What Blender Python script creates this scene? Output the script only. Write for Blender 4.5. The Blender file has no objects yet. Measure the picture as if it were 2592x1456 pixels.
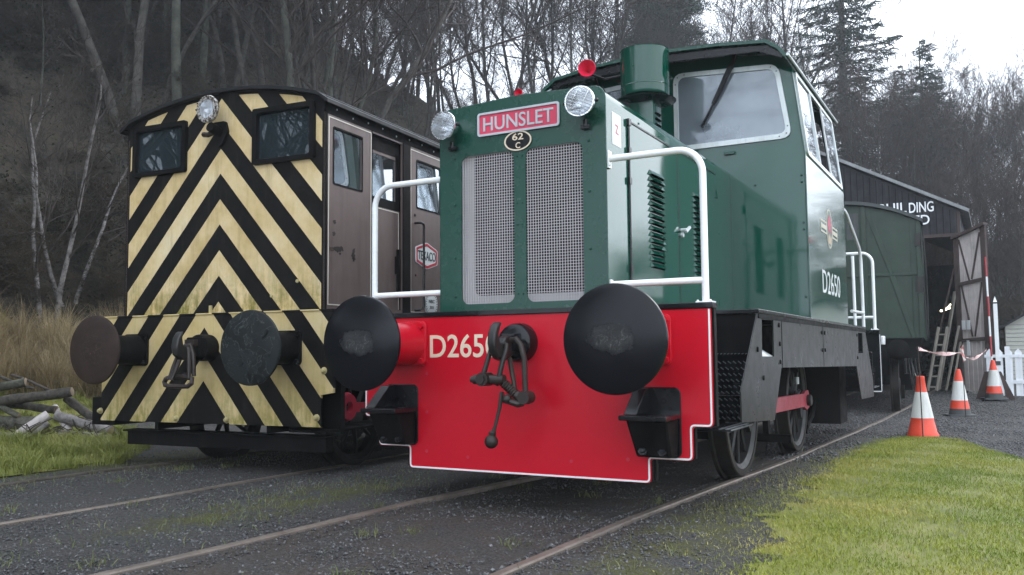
import bpy, bmesh, math, random
import numpy as np
from mathutils import Vector, Matrix, noise
random.seed(7); rng = np.random.default_rng(11)
sc = bpy.context.scene; COL = sc.collection; R = math.radians; PI = math.pi

# ------------------------------------------------------------------ camera
CAM = Vector((2.6928, -4.9971, 0.9733)); YAW, PITCH, ROLL, F = -0.503, 0.0752, -0.0086, 2234.1
fw = Vector((math.sin(YAW)*math.cos(PITCH), math.cos(YAW)*math.cos(PITCH), math.sin(PITCH)))
rt = Vector((math.cos(YAW), -math.sin(YAW), 0)); up = rt.cross(fw)
c_, s_ = math.cos(ROLL), math.sin(ROLL)
rt, up = c_*rt + s_*up, -s_*rt + c_*up
cd = bpy.data.cameras.new('camera'); cam = bpy.data.objects.new('camera', cd); COL.objects.link(cam)
m = Matrix((rt, up, -fw)).transposed().to_4x4(); m.translation = CAM; cam.matrix_world = m
cd.sensor_width = 36; cd.lens = 36*F/2592; cd.clip_start = 0.05; cd.clip_end = 900
sc.camera = cam
# ------------------------------------------------------------------ world: overcast winter sky
SUN_EL, SUN_AZ = R(38), R(25)          # bright patch of the cloud: in front, to the right
w = bpy.data.worlds.new('World'); sc.world = w; w.use_nodes = True
nt = w.node_tree; nt.nodes.clear()
out = nt.nodes.new('ShaderNodeOutputWorld'); bg = nt.nodes.new('ShaderNodeBackground')
sky = nt.nodes.new('ShaderNodeTexSky'); sky.sky_type = 'NISHITA'; sky.sun_disc = False
sky.sun_elevation = SUN_EL; sky.sun_rotation = SUN_AZ; sky.air_density = 1.0; sky.dust_density = 4.0
mx = nt.nodes.new('ShaderNodeMixRGB'); mx.inputs[0].default_value = 0.93
tc = nt.nodes.new('ShaderNodeTexCoord'); nz = nt.nodes.new('ShaderNodeTexNoise'); nz.inputs['Scale'].default_value = 1.3
nz.inputs['Detail'].default_value = 4
cr = nt.nodes.new('ShaderNodeValToRGB')
cr.color_ramp.elements[0].position = .3; cr.color_ramp.elements[0].color = (9.0, 10.1, 11.8, 1)
cr.color_ramp.elements[1].position = .7; cr.color_ramp.elements[1].color = (11.8, 12.8, 14.0, 1)
nt.links.new(tc.outputs['Generated'], nz.inputs['Vector']); nt.links.new(nz.outputs['Fac'], cr.inputs[0])
nt.links.new(sky.outputs[0], mx.inputs[1]); nt.links.new(cr.outputs[0], mx.inputs[2])
nt.links.new(mx.outputs[0], bg.inputs[0]); bg.inputs[1].default_value = 0.098
nt.links.new(bg.outputs[0], out.inputs[0])
sd = bpy.data.lights.new('sun', 'SUN'); sd.energy = 0.6; sd.angle = R(25); sd.color = (1, .985, .96)
sun = bpy.data.objects.new('sun', sd); COL.objects.link(sun)
dv = Vector((math.sin(SUN_AZ)*math.cos(SUN_EL), math.cos(SUN_AZ)*math.cos(SUN_EL), math.sin(SUN_EL)))
sun.rotation_euler = dv.to_track_quat('Z', 'Y').to_euler()
sc.view_settings.view_transform = 'Standard'; sc.view_settings.look = 'None'
sc.view_settings.exposure = 1.22; sc.view_settings.gamma = 1.0
sc.cycles.max_bounces = 6; sc.cycles.transparent_max_bounces = 12; sc.cycles.use_denoising = True
sc.cycles.caustics_reflective = False; sc.cycles.caustics_refractive = False

# ------------------------------------------------------------------ materials
def N(nt, t, **k):
    n = nt.nodes.new(t)
    for a, b in k.items():
        if a in n.inputs: n.inputs[a].default_value = b
        else: setattr(n, a, b)
    return n
def newmat(name):
    m = bpy.data.materials.new(name); m.use_nodes = True
    t = m.node_tree; b = t.nodes['Principled BSDF']; return m, t, b
def noisy(t, scale, detail=5, rough=.6, vec=None, dist=0.0, coord='Object'):
    n = N(t, 'ShaderNodeTexNoise', Scale=scale, Detail=detail, Roughness=rough, Distortion=dist)
    if vec is None:
        c = N(t, 'ShaderNodeTexCoord'); vec = c.outputs[coord]
    t.links.new(vec, n.inputs['Vector']); return n.outputs['Fac']
def ramp(t, fac, stops):
    r = N(t, 'ShaderNodeValToRGB'); e = r.color_ramp.elements
    while len(e) < len(stops): e.new(.5)
    for i, (p, c) in enumerate(stops):
        e[i].position = p; e[i].color = (*c, 1) if len(c) == 3 else c
    t.links.new(fac, r.inputs[0]); return r.outputs[0]
def mix(t, fac, a, b, mode='MIX'):
    n = N(t, 'ShaderNodeMixRGB', blend_type=mode)
    for i, v in ((0, fac), (1, a), (2, b)):
        if hasattr(v, 'is_linked'): t.links.new(v, n.inputs[i])
        else: n.inputs[i].default_value = v if i == 0 or len(v) == 4 else (*v, 1)
    return n.outputs[0]
def math_(t, op, a, b=None, c=None):
    n = N(t, 'ShaderNodeMath', operation=op)
    for i, v in enumerate((a, b, c)):
        if v is None: continue
        if hasattr(v, 'is_linked'): t.links.new(v, n.inputs[i])
        else: n.inputs[i].default_value = v
    return n.outputs[0]
def bump(t, b, h, strength, dist=.01):
    n = N(t, 'ShaderNodeBump', Strength=strength, Distance=dist)
    t.links.new(h, n.inputs['Height']); t.links.new(n.outputs[0], b.inputs['Normal'])
def streakvec(t, sx=1, sy=1, sz=.08):
    c = N(t, 'ShaderNodeTexCoord'); mp = N(t, 'ShaderNodeMapping'); mp.inputs['Scale'].default_value = (sx, sy, sz)
    t.links.new(c.outputs['Object'], mp.inputs[0]); return mp.outputs[0]
def paint(name, col, rough=.3, coat=0.0, vary=.15, dirt=None, dirtamt=.3, wave=.04, metallic=0, scale=3.0, bstr=.12, spec=.5, rv=.3):
    m, t, b = newmat(name)
    n1 = noisy(t, scale, 6); n2 = noisy(t, 14, 6, vec=streakvec(t))
    lo = tuple(x*(1-vary) for x in col); hi = tuple(min(1, x*(1+vary)) for x in col)
    c = ramp(t, n1, [(.3, lo), (.7, hi)])
    if dirt:
        f = ramp(t, n2, [(.5, (0, 0, 0)), (.78, (dirtamt,)*3)]); c = mix(t, f, c, dirt)
    t.links.new(c, b.inputs['Base Color'])
    rr = ramp(t, noisy(t, scale*2.5, 5), [(.3, (max(.03, rough*(1-rv*.8)),)*3), (.75, (min(1, rough*(1+rv*1.1)),)*3)])
    t.links.new(rr, b.inputs['Roughness'])
    b.inputs['Metallic'].default_value = metallic; b.inputs['Coat Weight'].default_value = coat
    b.inputs['Coat Roughness'].default_value = .06; b.inputs['Specular IOR Level'].default_value = spec
    h = math_(t, 'ADD', math_(t, 'MULTIPLY', noisy(t, 2.2, 2), 1.0), math_(t, 'MULTIPLY', noisy(t, 60, 3), wave))
    bump(t, b, h, bstr, .02)
    return m
M = {}
M['green'] = paint('green_gloss_paint', (.003, .066, .043), .07, .55, .05, (.03, .07, .05), .08, bstr=.03, rv=.05, spec=.4)
M['green_dull'] = paint('green_satin_paint', (.004, .056, .037), .27, .05, .05, (.02, .04, .03), .06, bstr=.05, rv=.08)
M['red'] = paint('red_gloss_paint', (.55, .005, .020), .30, .0, .03, bstr=.04, rv=.06, spec=.28)
M['redrod'] = paint('red_worn_paint', (.36, .018, .04), .35, .2, .15)
M['black'] = paint('black_gloss_paint', (.006, .0065, .008), .24, .25, .2, (.014, .014, .014), .3, spec=.22)
M['blackdull'] = paint('black_sooty_paint', (.007, .007, .007), .6, 0, .3, (.020, .017, .014), .5, spec=.07)
M['valance'] = paint('weathered_black_plate', (.021, .021, .020), .33, 0, .15, (.050, .038, .030), .35, wave=.03, spec=.32, bstr=.06)
M['white'] = paint('white_gloss_paint', (.88, .90, .90), .25, .3, .03, (.6, .6, .55), .2)
M['chrome'] = paint('chrome_trim', (.72, .74, .74), .14, 0, .05, (.35, .35, .33), .3, metallic=1)
M['alu'] = paint('painted_aluminium_trim', (.62, .66, .66), .35, 0, .08, (.4, .42, .42), .6, metallic=.3)
M['plate_red'] = paint('plate_red', (.62, .045, .10), .4, 0, .12)
M['plate_grey'] = paint('plate_grey_lettering', (.50, .52, .55), .4, 0, .1)
M['cream'] = paint('cream_paint', (.80, .66, .50), .35, 0, .06)
M['cream_line'] = paint('cream_lining', (.72, .66, .58), .4, 0, .1)
M['brown'] = paint('faded_brown_paint', (.145, .105, .096), .40, 0, .12, (.06, .045, .04), .5)
M['steel'] = paint('worn_steel', (.024, .023, .022), .42, 0, .3, (.06, .04, .03), .5, metallic=.3)
M['rust'] = paint('brown_rust', (.022, .016, .014), .7, 0, .3, (.09, .04, .02), .6, wave=.6)
M['rusty_link'] = paint('rusty_link_steel', (.028, .020, .017), .5, 0, .3, (.07, .04, .025), .6, wave=.5, metallic=.2)
M['wheel'] = paint('grimy_wheel_black', (.030, .030, .030), .5, 0, .3, (.05, .04, .03), .6, spec=.25)
M['tyre'] = paint('steel_tyre', (.030, .027, .024), .5, 0, .3, (.06, .045, .03), .5, metallic=.15, spec=.25)
M['railold'] = paint('old_rail_steel', (.075, .065, .055), .6, 0, .35, (.10, .07, .05), .7, wave=.4, spec=.2)
M['tread'] = paint('bright_worn_tread', (.16, .165, .17), .35, 0, .2, metallic=.5)
M['railtop'] = paint('rail_head_steel', (.15, .125, .105), .5, 0, .3, (.10, .06, .04), .8, metallic=.2, wave=.4, spec=.3)
M['wood_door'] = paint('grey_weathered_boards', (.50, .45, .43), .85, 0, .2, (.18, .15, .14), .6)
M['wood_dark'] = paint('dark_brown_timber', (.055, .036, .032), .8, 0, .3, (.09, .06, .05), .5)
M['wood_pale'] = paint('pale_planks', (.26, .24, .20), .8, 0, .25, (.14, .11, .08), .6)
M['shed'] = paint('black_tarred_boards', (.024, .024, .027), .85, 0, .35, (.06, .06, .06), .6, spec=.25)
M['shed_roof'] = paint('pale_roof_edge', (.24, .25, .25), .6, 0, .2, (.12, .12, .12), .6)
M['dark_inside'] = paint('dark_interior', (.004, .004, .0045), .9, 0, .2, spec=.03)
M['wagon'] = paint('dark_green_van_paint', (.020, .042, .027), .5, 0, .25, (.045, .048, .035), .6)
M['wagon_roof'] = paint('grey_roof_canvas', (.055, .065, .065), .6, 0, .2)
M['cone_red'] = paint('cone_orange_red', (.80, .075, .035), .4, 0, .1, (.5, .06, .04), .3)
M['cone_white'] = paint('cone_white_sleeve', (.72, .72, .68), .45, 0, .08, (.38, .36, .30), .55)
M['rubber'] = paint('grey_black_rubber', (.05, .055, .055), .6, 0, .2, (.15, .15, .14), .4)
M['fence'] = paint('white_fence_paint', (.82, .85, .88), .5, 0, .05, (.5, .52, .48), .3)
M['hut'] = paint('cream_boarding', (.55, .55, .48), .6, 0, .08)
M['polered'] = paint('pole_red', (.42, .03, .04), .4, 0, .1)
M['stripe_tape'] = None
M['paleinside'] = paint('grey_shroud', (.52, .50, .49), .55, 0, .1, (.3, .28, .26), .5)
M['coreblack'] = paint('radiator_core', (.005, .005, .011), .8, 0, .2, spec=.1)
M['gauze'] = paint('grey_gauze', (.52, .49, .50), .45, 0, .1)
M['sticker'] = paint('white_sticker', (.70, .72, .72), .5, 0, .04)
M['signred'] = paint('sign_red', (.50, .03, .055), .4, 0, .1)
M['signdark'] = paint('sign_dark_lettering', (.02, .035, .035), .4, 0, .1)
M['wiper'] = paint('wiper_black', (.006, .006, .007), .4, 0, .1, spec=.3)
M['roofblack'] = paint('black_tarred_roof', (.009, .009, .010), .5, 0, .3, (.03, .03, .03), .5, spec=.3)
M['knob'] = paint('pale_yellow_bolt', (.45, .38, .18), .5, 0, .2, (.12, .1, .04), .6)
M['gold'] = paint('gold_lining', (.50, .46, .34), .4, 0, .1)
M['crestgreen'] = paint('crest_pale_green', (.06, .12, .10), .4, 0, .1)
M['crestred'] = paint('crest_red', (.45, .03, .08), .4, 0, .4, scale=30)
M['crestgold'] = paint('crest_gold_crown', (.45, .33, .22), .4, 0, .4, scale=30)

def glassmat(name, tint, refl=.30, see=.5, grime_sheen=(.12, .13, .13), grime_sheen_amt=.25, rough=.02, gs=5):
    m, t, b = newmat(name); o = t.nodes['Material Output']; t.nodes.remove(b)
    gl = N(t, 'ShaderNodeBsdfGlossy', Roughness=rough); gl.inputs[0].default_value = (.9, .95, 1, 1)
    tr = N(t, 'ShaderNodeBsdfTransparent'); tr.inputs[0].default_value = (*tint, 1)
    di = N(t, 'ShaderNodeBsdfDiffuse'); di.inputs[0].default_value = (*grime_sheen, 1)
    fr = N(t, 'ShaderNodeFresnel', IOR=1.6)
    f = math_(t, 'ADD', math_(t, 'MULTIPLY', fr.outputs[0], 1.5), refl); f = math_(t, 'MINIMUM', f, .95)
    g = ramp(t, noisy(t, gs, 4), [(.3, (grime_sheen_amt*.7,)*3), (.8, (min(1, grime_sheen_amt*1.6),)*3)])
    m1 = N(t, 'ShaderNodeMixShader'); t.links.new(g, m1.inputs[0]); t.links.new(tr.outputs[0], m1.inputs[1]); t.links.new(di.outputs[0], m1.inputs[2])
    m2 = N(t, 'ShaderNodeMixShader'); t.links.new(f, m2.inputs[0]); t.links.new(m1.outputs[0], m2.inputs[1]); t.links.new(gl.outputs[0], m2.inputs[2])
    t.links.new(m2.outputs[0], o.inputs[0]); return m
M['glass'] = glassmat('windscreen_glass', (.55, .62, .66), .055, grime_sheen=(.22, .255, .29), grime_sheen_amt=.62, rough=.05, gs=1.2)  # pale diffuse layer paints an even sky reflection into the windscreen
M['glass_side'] = glassmat('side_glass', (.5, .58, .62), .30, grime_sheen_amt=.3)
M['glass_dark'] = glassmat('dark_cab_glass', (.25, .3, .32), -.045, grime_sheen=(.026, .038, .042), grime_sheen_amt=.85, rough=.012)
M['glass_lens'] = glassmat('lamp_lens', (.95, .97, 1), .08, grime_sheen=(.7, .72, .75), grime_sheen_amt=.35)
m, t, b = newmat('lamp_reflector'); b.inputs['Metallic'].default_value = 1; b.inputs['Roughness'].default_value = .12
b.inputs['Base Color'].default_value = (.85, .88, .9, 1); M['reflector'] = m
m, t, b = newmat('red_enamel'); b.inputs['Base Color'].default_value = (.72, .02, .07, 1); b.inputs['Roughness'].default_value = .4; M['hornred'] = m
m, t, b = newmat('work_lamp_light'); b.inputs['Emission Color'].default_value = (1, .85, .55, 1); b.inputs['Emission Strength'].default_value = 3.0; M['light'] = m
m, t, b = newmat('red_white_tape')
c = N(t, 'ShaderNodeTexCoord'); wv = N(t, 'ShaderNodeTexWave', Scale=6.0, bands_direction='DIAGONAL'); t.links.new(c.outputs['Object'], wv.inputs[0])
t.links.new(ramp(t, wv.outputs[0], [(.45, (.62, .22, .20)), (.55, (.62, .56, .52))]), b.inputs['Base Color']); M['tape'] = m

def chevron(name, slope, top, period, duty, cx, xlim, arc):
    """yellow and black chevrons measured from the loco's own centre line"""
    m, t, b = newmat(name)
    c = N(t, 'ShaderNodeTexCoord'); s = N(t, 'ShaderNodeSeparateXYZ'); t.links.new(c.outputs['Object'], s.inputs[0])
    wob = math_(t, 'MULTIPLY', math_(t, 'SUBTRACT', noisy(t, 9, 2), .5), .008)
    ax = math_(t, 'ABSOLUTE', math_(t, 'SUBTRACT', s.outputs[0], cx))
    v = math_(t, 'ADD', math_(t, 'ADD', s.outputs[2], math_(t, 'MULTIPLY', ax, slope)), wob)
    fr = math_(t, 'FRACT', math_(t, 'DIVIDE', math_(t, 'SUBTRACT', top, v), period))
    y = math_(t, 'LESS_THAN', fr, duty)
    y = math_(t, 'MULTIPLY', y, math_(t, 'LESS_THAN', ax, xlim)); y = math_(t, 'MULTIPLY', y, math_(t, 'GREATER_THAN', v, .62))
    if arc:
        lim = math_(t, 'SUBTRACT', 3.335, math_(t, 'MULTIPLY', math_(t, 'MULTIPLY', s.outputs[0], s.outputs[0]), .135))
        y = math_(t, 'MULTIPLY', y, math_(t, 'LESS_THAN', s.outputs[2], lim))
    st = noisy(t, 16, 7, .7, vec=streakvec(t, 1, 1, .12)); bl = noisy(t, 2.2, 6, .65)
    yel = ramp(t, bl, [(.28, (.53, .37, .16)), (.5, (.70, .54, .29)), (.70, (.78, .65, .43))])
    yel = mix(t, ramp(t, st, [(.52, (0, 0, 0)), (.74, (.55,)*3)]), yel, (.38, .27, .12))
    yel = mix(t, ramp(t, noisy(t, 70, 4, .7), [(.66, (0, 0, 0)), (.76, (.8,)*3)]), yel, (.09, .05, .03))
    # algae and grime gathering on the lower ledges
    alg = math_(t, 'MULTIPLY', ramp(t, math_(t, 'ADD', math_(t, 'MULTIPLY', noisy(t, 6, 7, .75), .5), math_(t, 'MULTIPLY', noisy(t, 22, 5, .7, vec=streakvec(t, 1, 1, .15)), .5)), [(.42, (0, 0, 0)), (.58, (1, 1, 1))]),
                ramp(t, math_(t, 'SUBTRACT', s.outputs[2], (1.37 if arc else .40)), [(.0, (1,)*3), (.12, (.75,)*3), (.45, (.10,)*3)]))
    yel = mix(t, alg, yel, (.16, .15, .03))
    if not arc:
        yel = mix(t, .3, yel, (.40, .32, .10))
    blk = ramp(t, noisy(t, 6, 6, .7), [(.3, (.004, .004, .0045)), (.7, (.012, .011, .010))])
    blk = mix(t, ramp(t, st, [(.55, (0, 0, 0)), (.8, (.35,)*3)]), blk, (.07, .065, .045))
    edge = mix(t, y, blk, yel)
    t.links.new(edge, b.inputs['Base Color']); b.inputs['Roughness'].default_value = .5
    t.links.new(ramp(t, st, [(.3, (.38,)*3), (.8, (.75,)*3)]), b.inputs['Roughness'])
    bump(t, b, math_(t, 'ADD', bl, math_(t, 'MULTIPLY', noisy(t, 40, 5), .2)), .25, .012)
    b.inputs['Specular IOR Level'].default_value = .12
    return m
M['chev_body'] = chevron('chevron_body', 1.13, 3.322, .4625, .495, 0.0, 1.122, True)
M['chev_beam'] = chevron('chevron_beam', 1.22, 1.475, .47, .50, -.063, 5, False)

def headmat(name, base, patch, rough, pscale, pr=.13, sq=(1, 1), peel=False):
    """buffer face with a scuffed greasy patch in the middle"""
    m, t, b = newmat(name)
    c = N(t, 'ShaderNodeTexCoord'); mp = N(t, 'ShaderNodeMapping'); t.links.new(c.outputs['Object'], mp.inputs[0])
    s = N(t, 'ShaderNodeSeparateXYZ'); t.links.new(mp.outputs[0], s.inputs[0])
    x = math_(t, 'MULTIPLY', s.outputs[0], sq[0]); z = math_(t, 'MULTIPLY', s.outputs[2], sq[1])
    d = math_(t, 'SQRT', math_(t, 'ADD', math_(t, 'MULTIPLY', x, x), math_(t, 'MULTIPLY', z, z)))
    d = math_(t, 'ADD', d, math_(t, 'MULTIPLY', math_(t, 'SUBTRACT', noisy(t, pscale, 6, .7), .5), .13))
    f = ramp(t, d, [(pr*.8, (1, 1, 1)), (pr*1.25, (0, 0, 0))])
    pn = ramp(t, noisy(t, 26, 8, .85, dist=1.5), [(.38, tuple(q*.35 for q in patch)), (.55, patch), (.66, tuple(q*3.2 for q in patch))])
    bn = ramp(t, noisy(t, 8, 6, .7), [(.3, tuple(q*.7 for q in base)), (.7, tuple(q*1.3 for q in base))])
    col = mix(t, f, bn, pn)
    if peel:
        pz = noisy(t, 5.5, 5, .6, dist=.6); e1 = ramp(t, pz, [(.50, (0, 0, 0)), (.508, (1, 1, 1))]); ed = ramp(t, pz, [(.494, (0, 0, 0)), (.503, (1, 1, 1)), (.512, (0, 0, 0))])
        col = mix(t, e1, bn, tuple(q*1.7 for q in base)); col = mix(t, ed, col, (.06, .065, .062)); f = e1
    t.links.new(col, b.inputs['Base Color'])
    t.links.new(mix(t, f, (rough,)*3, (.75,)*3), b.inputs['Roughness'])
    bump(t, b, math_(t, 'MULTIPLY', f, noisy(t, 30, 8, .8)), .3, .012); b.inputs['Specular IOR Level'].default_value = .27
    return m
M['head_gloss'] = headmat('buffer_face_gloss', (.0045, .005, .007), (.042, .042, .042), .22, 11, .082, (.72, 1.15))
M['head_rust'] = headmat('buffer_face_rusty', (.030, .018, .014), (.035, .022, .017), .7, 9)
M['head_peel'] = headmat('buffer_face_peeling', (.008, .0105, .0105), (.008, .012, .011), .5, 5, .2, (1, 1), True)

# bark and foliage
def bark(name, c1, c2, scale=6):
    m, t, b = newmat(name); n = noisy(t, scale, 6, .7)
    t.links.new(ramp(t, n, [(.35, c1), (.65, c2)]), b.inputs['Base Color']); b.inputs['Roughness'].default_value = .9
    b.inputs['Specular IOR Level'].default_value = .2; return m
M['bark'] = bark('grey_brown_bark', (.036, .033, .029), (.100, .092, .080), 3)
M['bark2'] = bark('green_grey_bark', (.036, .038, .030), (.095, .098, .078), 3)
M['twig'] = bark('dark_twigs', (.036, .030, .026), (.075, .062, .056), 1)
M['twig2'] = bark('brown_twigs', (.038, .030, .026), (.075, .058, .052), 1)
M['birch'] = bark('white_birch_bark', (.04, .035, .03), (.27, .25, .24), 5)
M['needle'] = bark('dark_needles', (.014, .028, .021), (.035, .058, .042), .8)
M['needle2'] = bark('blue_green_needles', (.022, .036, .030), (.050, .070, .058), .8)
M['scrub'] = bark('brown_scrub', (.018, .015, .010), (.075, .058, .038), .7)
M['ivy'] = bark('dark_ivy_leaves', (.014, .016, .010), (.040, .042, .022), 1.2)

# ------------------------------------------------------------------ mesh helpers
SPLIT = {'pane', 'beam_stiffener', 'gusset', 'coupling_rod', 'small_notice', 'side_wall', 'gutter', 'door_bar', 'brake_pipe', 'rung', 'stile', 'black_post', 'sliding_bar', 'inner_lining', 'brake_gear', 'rivet', 'bolt', 'screw_head', 'bracket', 'small_hinge', 'visor_shade', 'crank_pin'}
class MB:
    def __init__(s): s.v = []; s.f = []
    def add(s, vs, fs):
        o = len(s.v); s.v += [tuple(p) for p in vs]; s.f += [tuple(i+o for i in q) for q in fs]; return s
    def box(s, x0, x1, y0, y1, z0, z1, Mx=None):
        vs = [Vector((x, y, z)) for x in (x0, x1) for y in (y0, y1) for z in (z0, z1)]
        if Mx: vs = [Mx @ p for p in vs]
        return s.add(vs, [(0, 1, 3, 2), (4, 6, 7, 5), (0, 4, 5, 1), (2, 3, 7, 6), (0, 2, 6, 4), (1, 5, 7, 3)])
    def bar(s, p, q, a, b=None, upv=(0, 0, 1)):
        """rectangular bar from p to q, width a across, b along upv"""
        p, q = Vector(p), Vector(q); b = a if b is None else b; d = (q-p).normalized(); u = Vector(upv)
        x = d.cross(u)
        if x.length < 1e-4: x = d.cross(Vector((1, 0, 0)))
        x.normalize(); y = x.cross(d)
        vs = [e + x*i*a/2 + y*j*b/2 for e in (p, q) for i, j in ((-1, -1), (1, -1), (1, 1), (-1, 1))]
        return s.add(vs, [(0, 1, 2, 3), (7, 6, 5, 4), (0, 4, 5, 1), (1, 5, 6, 2), (2, 6, 7, 3), (3, 7, 4, 0)])
    def tube(s, pts, r, n=10, cap=True):
        pts = [Vector(p) for p in pts]; rs = r if isinstance(r, (list, tuple)) else [r]*len(pts)
        t0 = (pts[1]-pts[0]).normalized(); a = t0.orthogonal().normalized(); o = len(s.v)
        for i, p in enumerate(pts):
            if i == 0: tt = t0
            elif i == len(pts)-1: tt = (pts[i]-pts[i-1]).normalized()
            else: tt = ((pts[i]-pts[i-1]).normalized()+(pts[i+1]-pts[i]).normalized()).normalized()
            a = (a - tt*a.dot(tt)).normalized(); b = tt.cross(a)
            for k in range(n):
                th = 2*PI*k/n; s.v.append(tuple(p + (a*math.cos(th)+b*math.sin(th))*rs[i]))
        for i in range(len(pts)-1):
            for k in range(n):
                s.f.append((o+i*n+k, o+i*n+(k+1) % n, o+(i+1)*n+(k+1) % n, o+(i+1)*n+k))
        if cap:
            s.f.append(tuple(o+k for k in range(n))[::-1]); s.f.append(tuple(o+(len(pts)-1)*n+k for k in range(n)))
        return s
    def cyl(s, p, q, r, n=20): return s.tube([p, q], r, n)
    def lathe(s, prof, origin, axis, n=32, closed=False):
        """prof = (radius, distance along axis)"""
        o3 = Vector(origin); ax = Vector(axis).normalized(); a = ax.orthogonal().normalized(); b = ax.cross(a); o = len(s.v)
        for r, h in prof:
            for k in range(n):
                th = 2*PI*k/n; s.v.append(tuple(o3 + ax*h + (a*math.cos(th)+b*math.sin(th))*max(r, 1e-5)))
        mm = len(prof)
        for i in range(mm if closed else mm-1):
            j = (i+1) % mm
            for k in range(n): s.f.append((o+i*n+k, o+i*n+(k+1) % n, o+j*n+(k+1) % n, o+j*n+k))
        return s
    def prism(s, poly, A, B, fr):
        """poly in 2D swept between A and B; fr maps (u, v, h) to a point"""
        n = len(poly); vs = [fr(u, v, A) for u, v in poly]+[fr(u, v, B) for u, v in poly]
        return s.add(vs, [tuple(range(n))[::-1], tuple(range(n, 2*n))]+[(i, (i+1) % n, n+(i+1) % n, n+i) for i in range(n)])
    def sphere(s, c, r, n=12, sz=(1, 1, 1)):
        c = Vector(c); o = len(s.v); h = n//2+1
        for i in range(h+1):
            ph = PI*i/h
            for k in range(n):
                th = 2*PI*k/n; s.v.append((c.x+r*sz[0]*math.sin(ph)*math.cos(th), c.y+r*sz[1]*math.sin(ph)*math.sin(th), c.z+r*sz[2]*math.cos(ph)))
        for i in range(h):
            for k in range(n): s.f.append((o+i*n+k, o+(i+1)*n+k, o+(i+1)*n+(k+1) % n, o+i*n+(k+1) % n))
        return s
    def mesh(s, name, smooth=35):
        me = bpy.data.meshes.new(name); me.from_pydata(s.v, [], s.f); me.validate()
        bm = bmesh.new(); bm.from_mesh(me); bmesh.ops.recalc_face_normals(bm, faces=bm.faces); bm.to_mesh(me); bm.free()
        if smooth:
            me.shade_smooth(); me.set_sharp_from_angle(angle=R(smooth))
        return me
    def pieces(s):
        up_ = list(range(len(s.v)))
        def find(a):
            while up_[a] != a: up_[a] = up_[up_[a]]; a = up_[a]
            return a
        for f in s.f:
            for k in f[1:]: up_[find(k)] = find(f[0])
        g = {}
        for f in s.f: g.setdefault(find(f[0]), []).append(f)
        for fs in g.values():
            ids = sorted({k for f in fs for k in f}); mp = {k: i for i, k in enumerate(ids)}; q = MB(); q.v = [s.v[k] for k in ids]; q.f = [tuple(mp[k] for k in f) for f in fs]; yield q
    def build(s, name, mat, parent=None, bevel=0, smooth=35, **kw):
        if name in SPLIT and parent is not None:
            o = None
            for q in s.pieces(): p = link(name, q.mesh(name, smooth), mat, parent, bevel, **kw); o = o or p
            return o
        return link(name, s.mesh(name, smooth), mat, parent, bevel, **kw)
def link(name, me, mat, parent=None, bevel=0, **kw):
    o = bpy.data.objects.new(name, me); COL.objects.link(o)
    if mat is not None and not me.materials: me.materials.append(M[mat] if isinstance(mat, str) else mat)
    global LAST
    LAST = o
    if parent: o.parent = parent
    if bevel:
        b = o.modifiers.new('bevel', 'BEVEL'); b.width = bevel; b.segments = 2; b.limit_method = 'ANGLE'; b.angle_limit = R(40)
        b.harden_normals = False
    tag(o, **kw); return o
def tag(o, label=None, cat=None, group=None, kind=None):
    if label: o['label'] = label
    if cat: o['category'] = cat
    if group: o['group'] = group
    if kind: o['kind'] = kind
    return o
def thing(name, label, cat, loc=(0, 0, 0), rz=0, group=None):
    o = bpy.data.objects.new(name, None); COL.objects.link(o); o.location = loc; o.rotation_euler = (0, 0, rz)
    o.empty_display_size = .2; return tag(o, label, cat, group)
def dup(root, loc=None, rz=None, scale=None, label=None, group=None):
    r = root.copy(); COL.objects.link(r)
    if loc is not None: r.location = loc
    if rz is not None: r.rotation_euler = (0, 0, rz)
    if scale is not None: r.scale = scale
    if label: r['label'] = label
    if group: r['group'] = group
    for ch in list(root.children):
        c = ch.copy(); COL.objects.link(c); c.parent = r
        for g in list(ch.children):
            d = g.copy(); COL.objects.link(d); d.parent = c
    return r
FX = lambda x: (lambda u, v, h: (x+h, u, v))      # 2D (y,z), sweep in x
FY = lambda y: (lambda u, v, h: (u, y+h, v))      # 2D (x,z), sweep in y
def rr(x0, x1, z0, z1, r, n=5):
    p = []
    for cx, cz, a in ((x1-r, z1-r, 0), (x0+r, z1-r, 90), (x0+r, z0+r, 180), (x1-r, z0+r, 270)):
        for i in range(n+1):
            t = R(a+90*i/n); p.append((cx+r*math.cos(t), cz+r*math.sin(t)))
    return p
def rpoly(pts, r, n=4):
    """round the corners of a polygon"""
    o = []; m_ = len(pts)
    for i in range(m_):
        a, b, c = Vector(pts[i-1]), Vector(pts[i]), Vector(pts[(i+1) % m_])
        ri = min(r, (a-b).length*.45, (c-b).length*.45); p = b+(a-b).normalized()*ri; q = b+(c-b).normalized()*ri
        for k in range(n+1):
            t = k/n; o.append(tuple((1-t)**2*p + 2*t*(1-t)*b + t*t*q))
    return o
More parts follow.
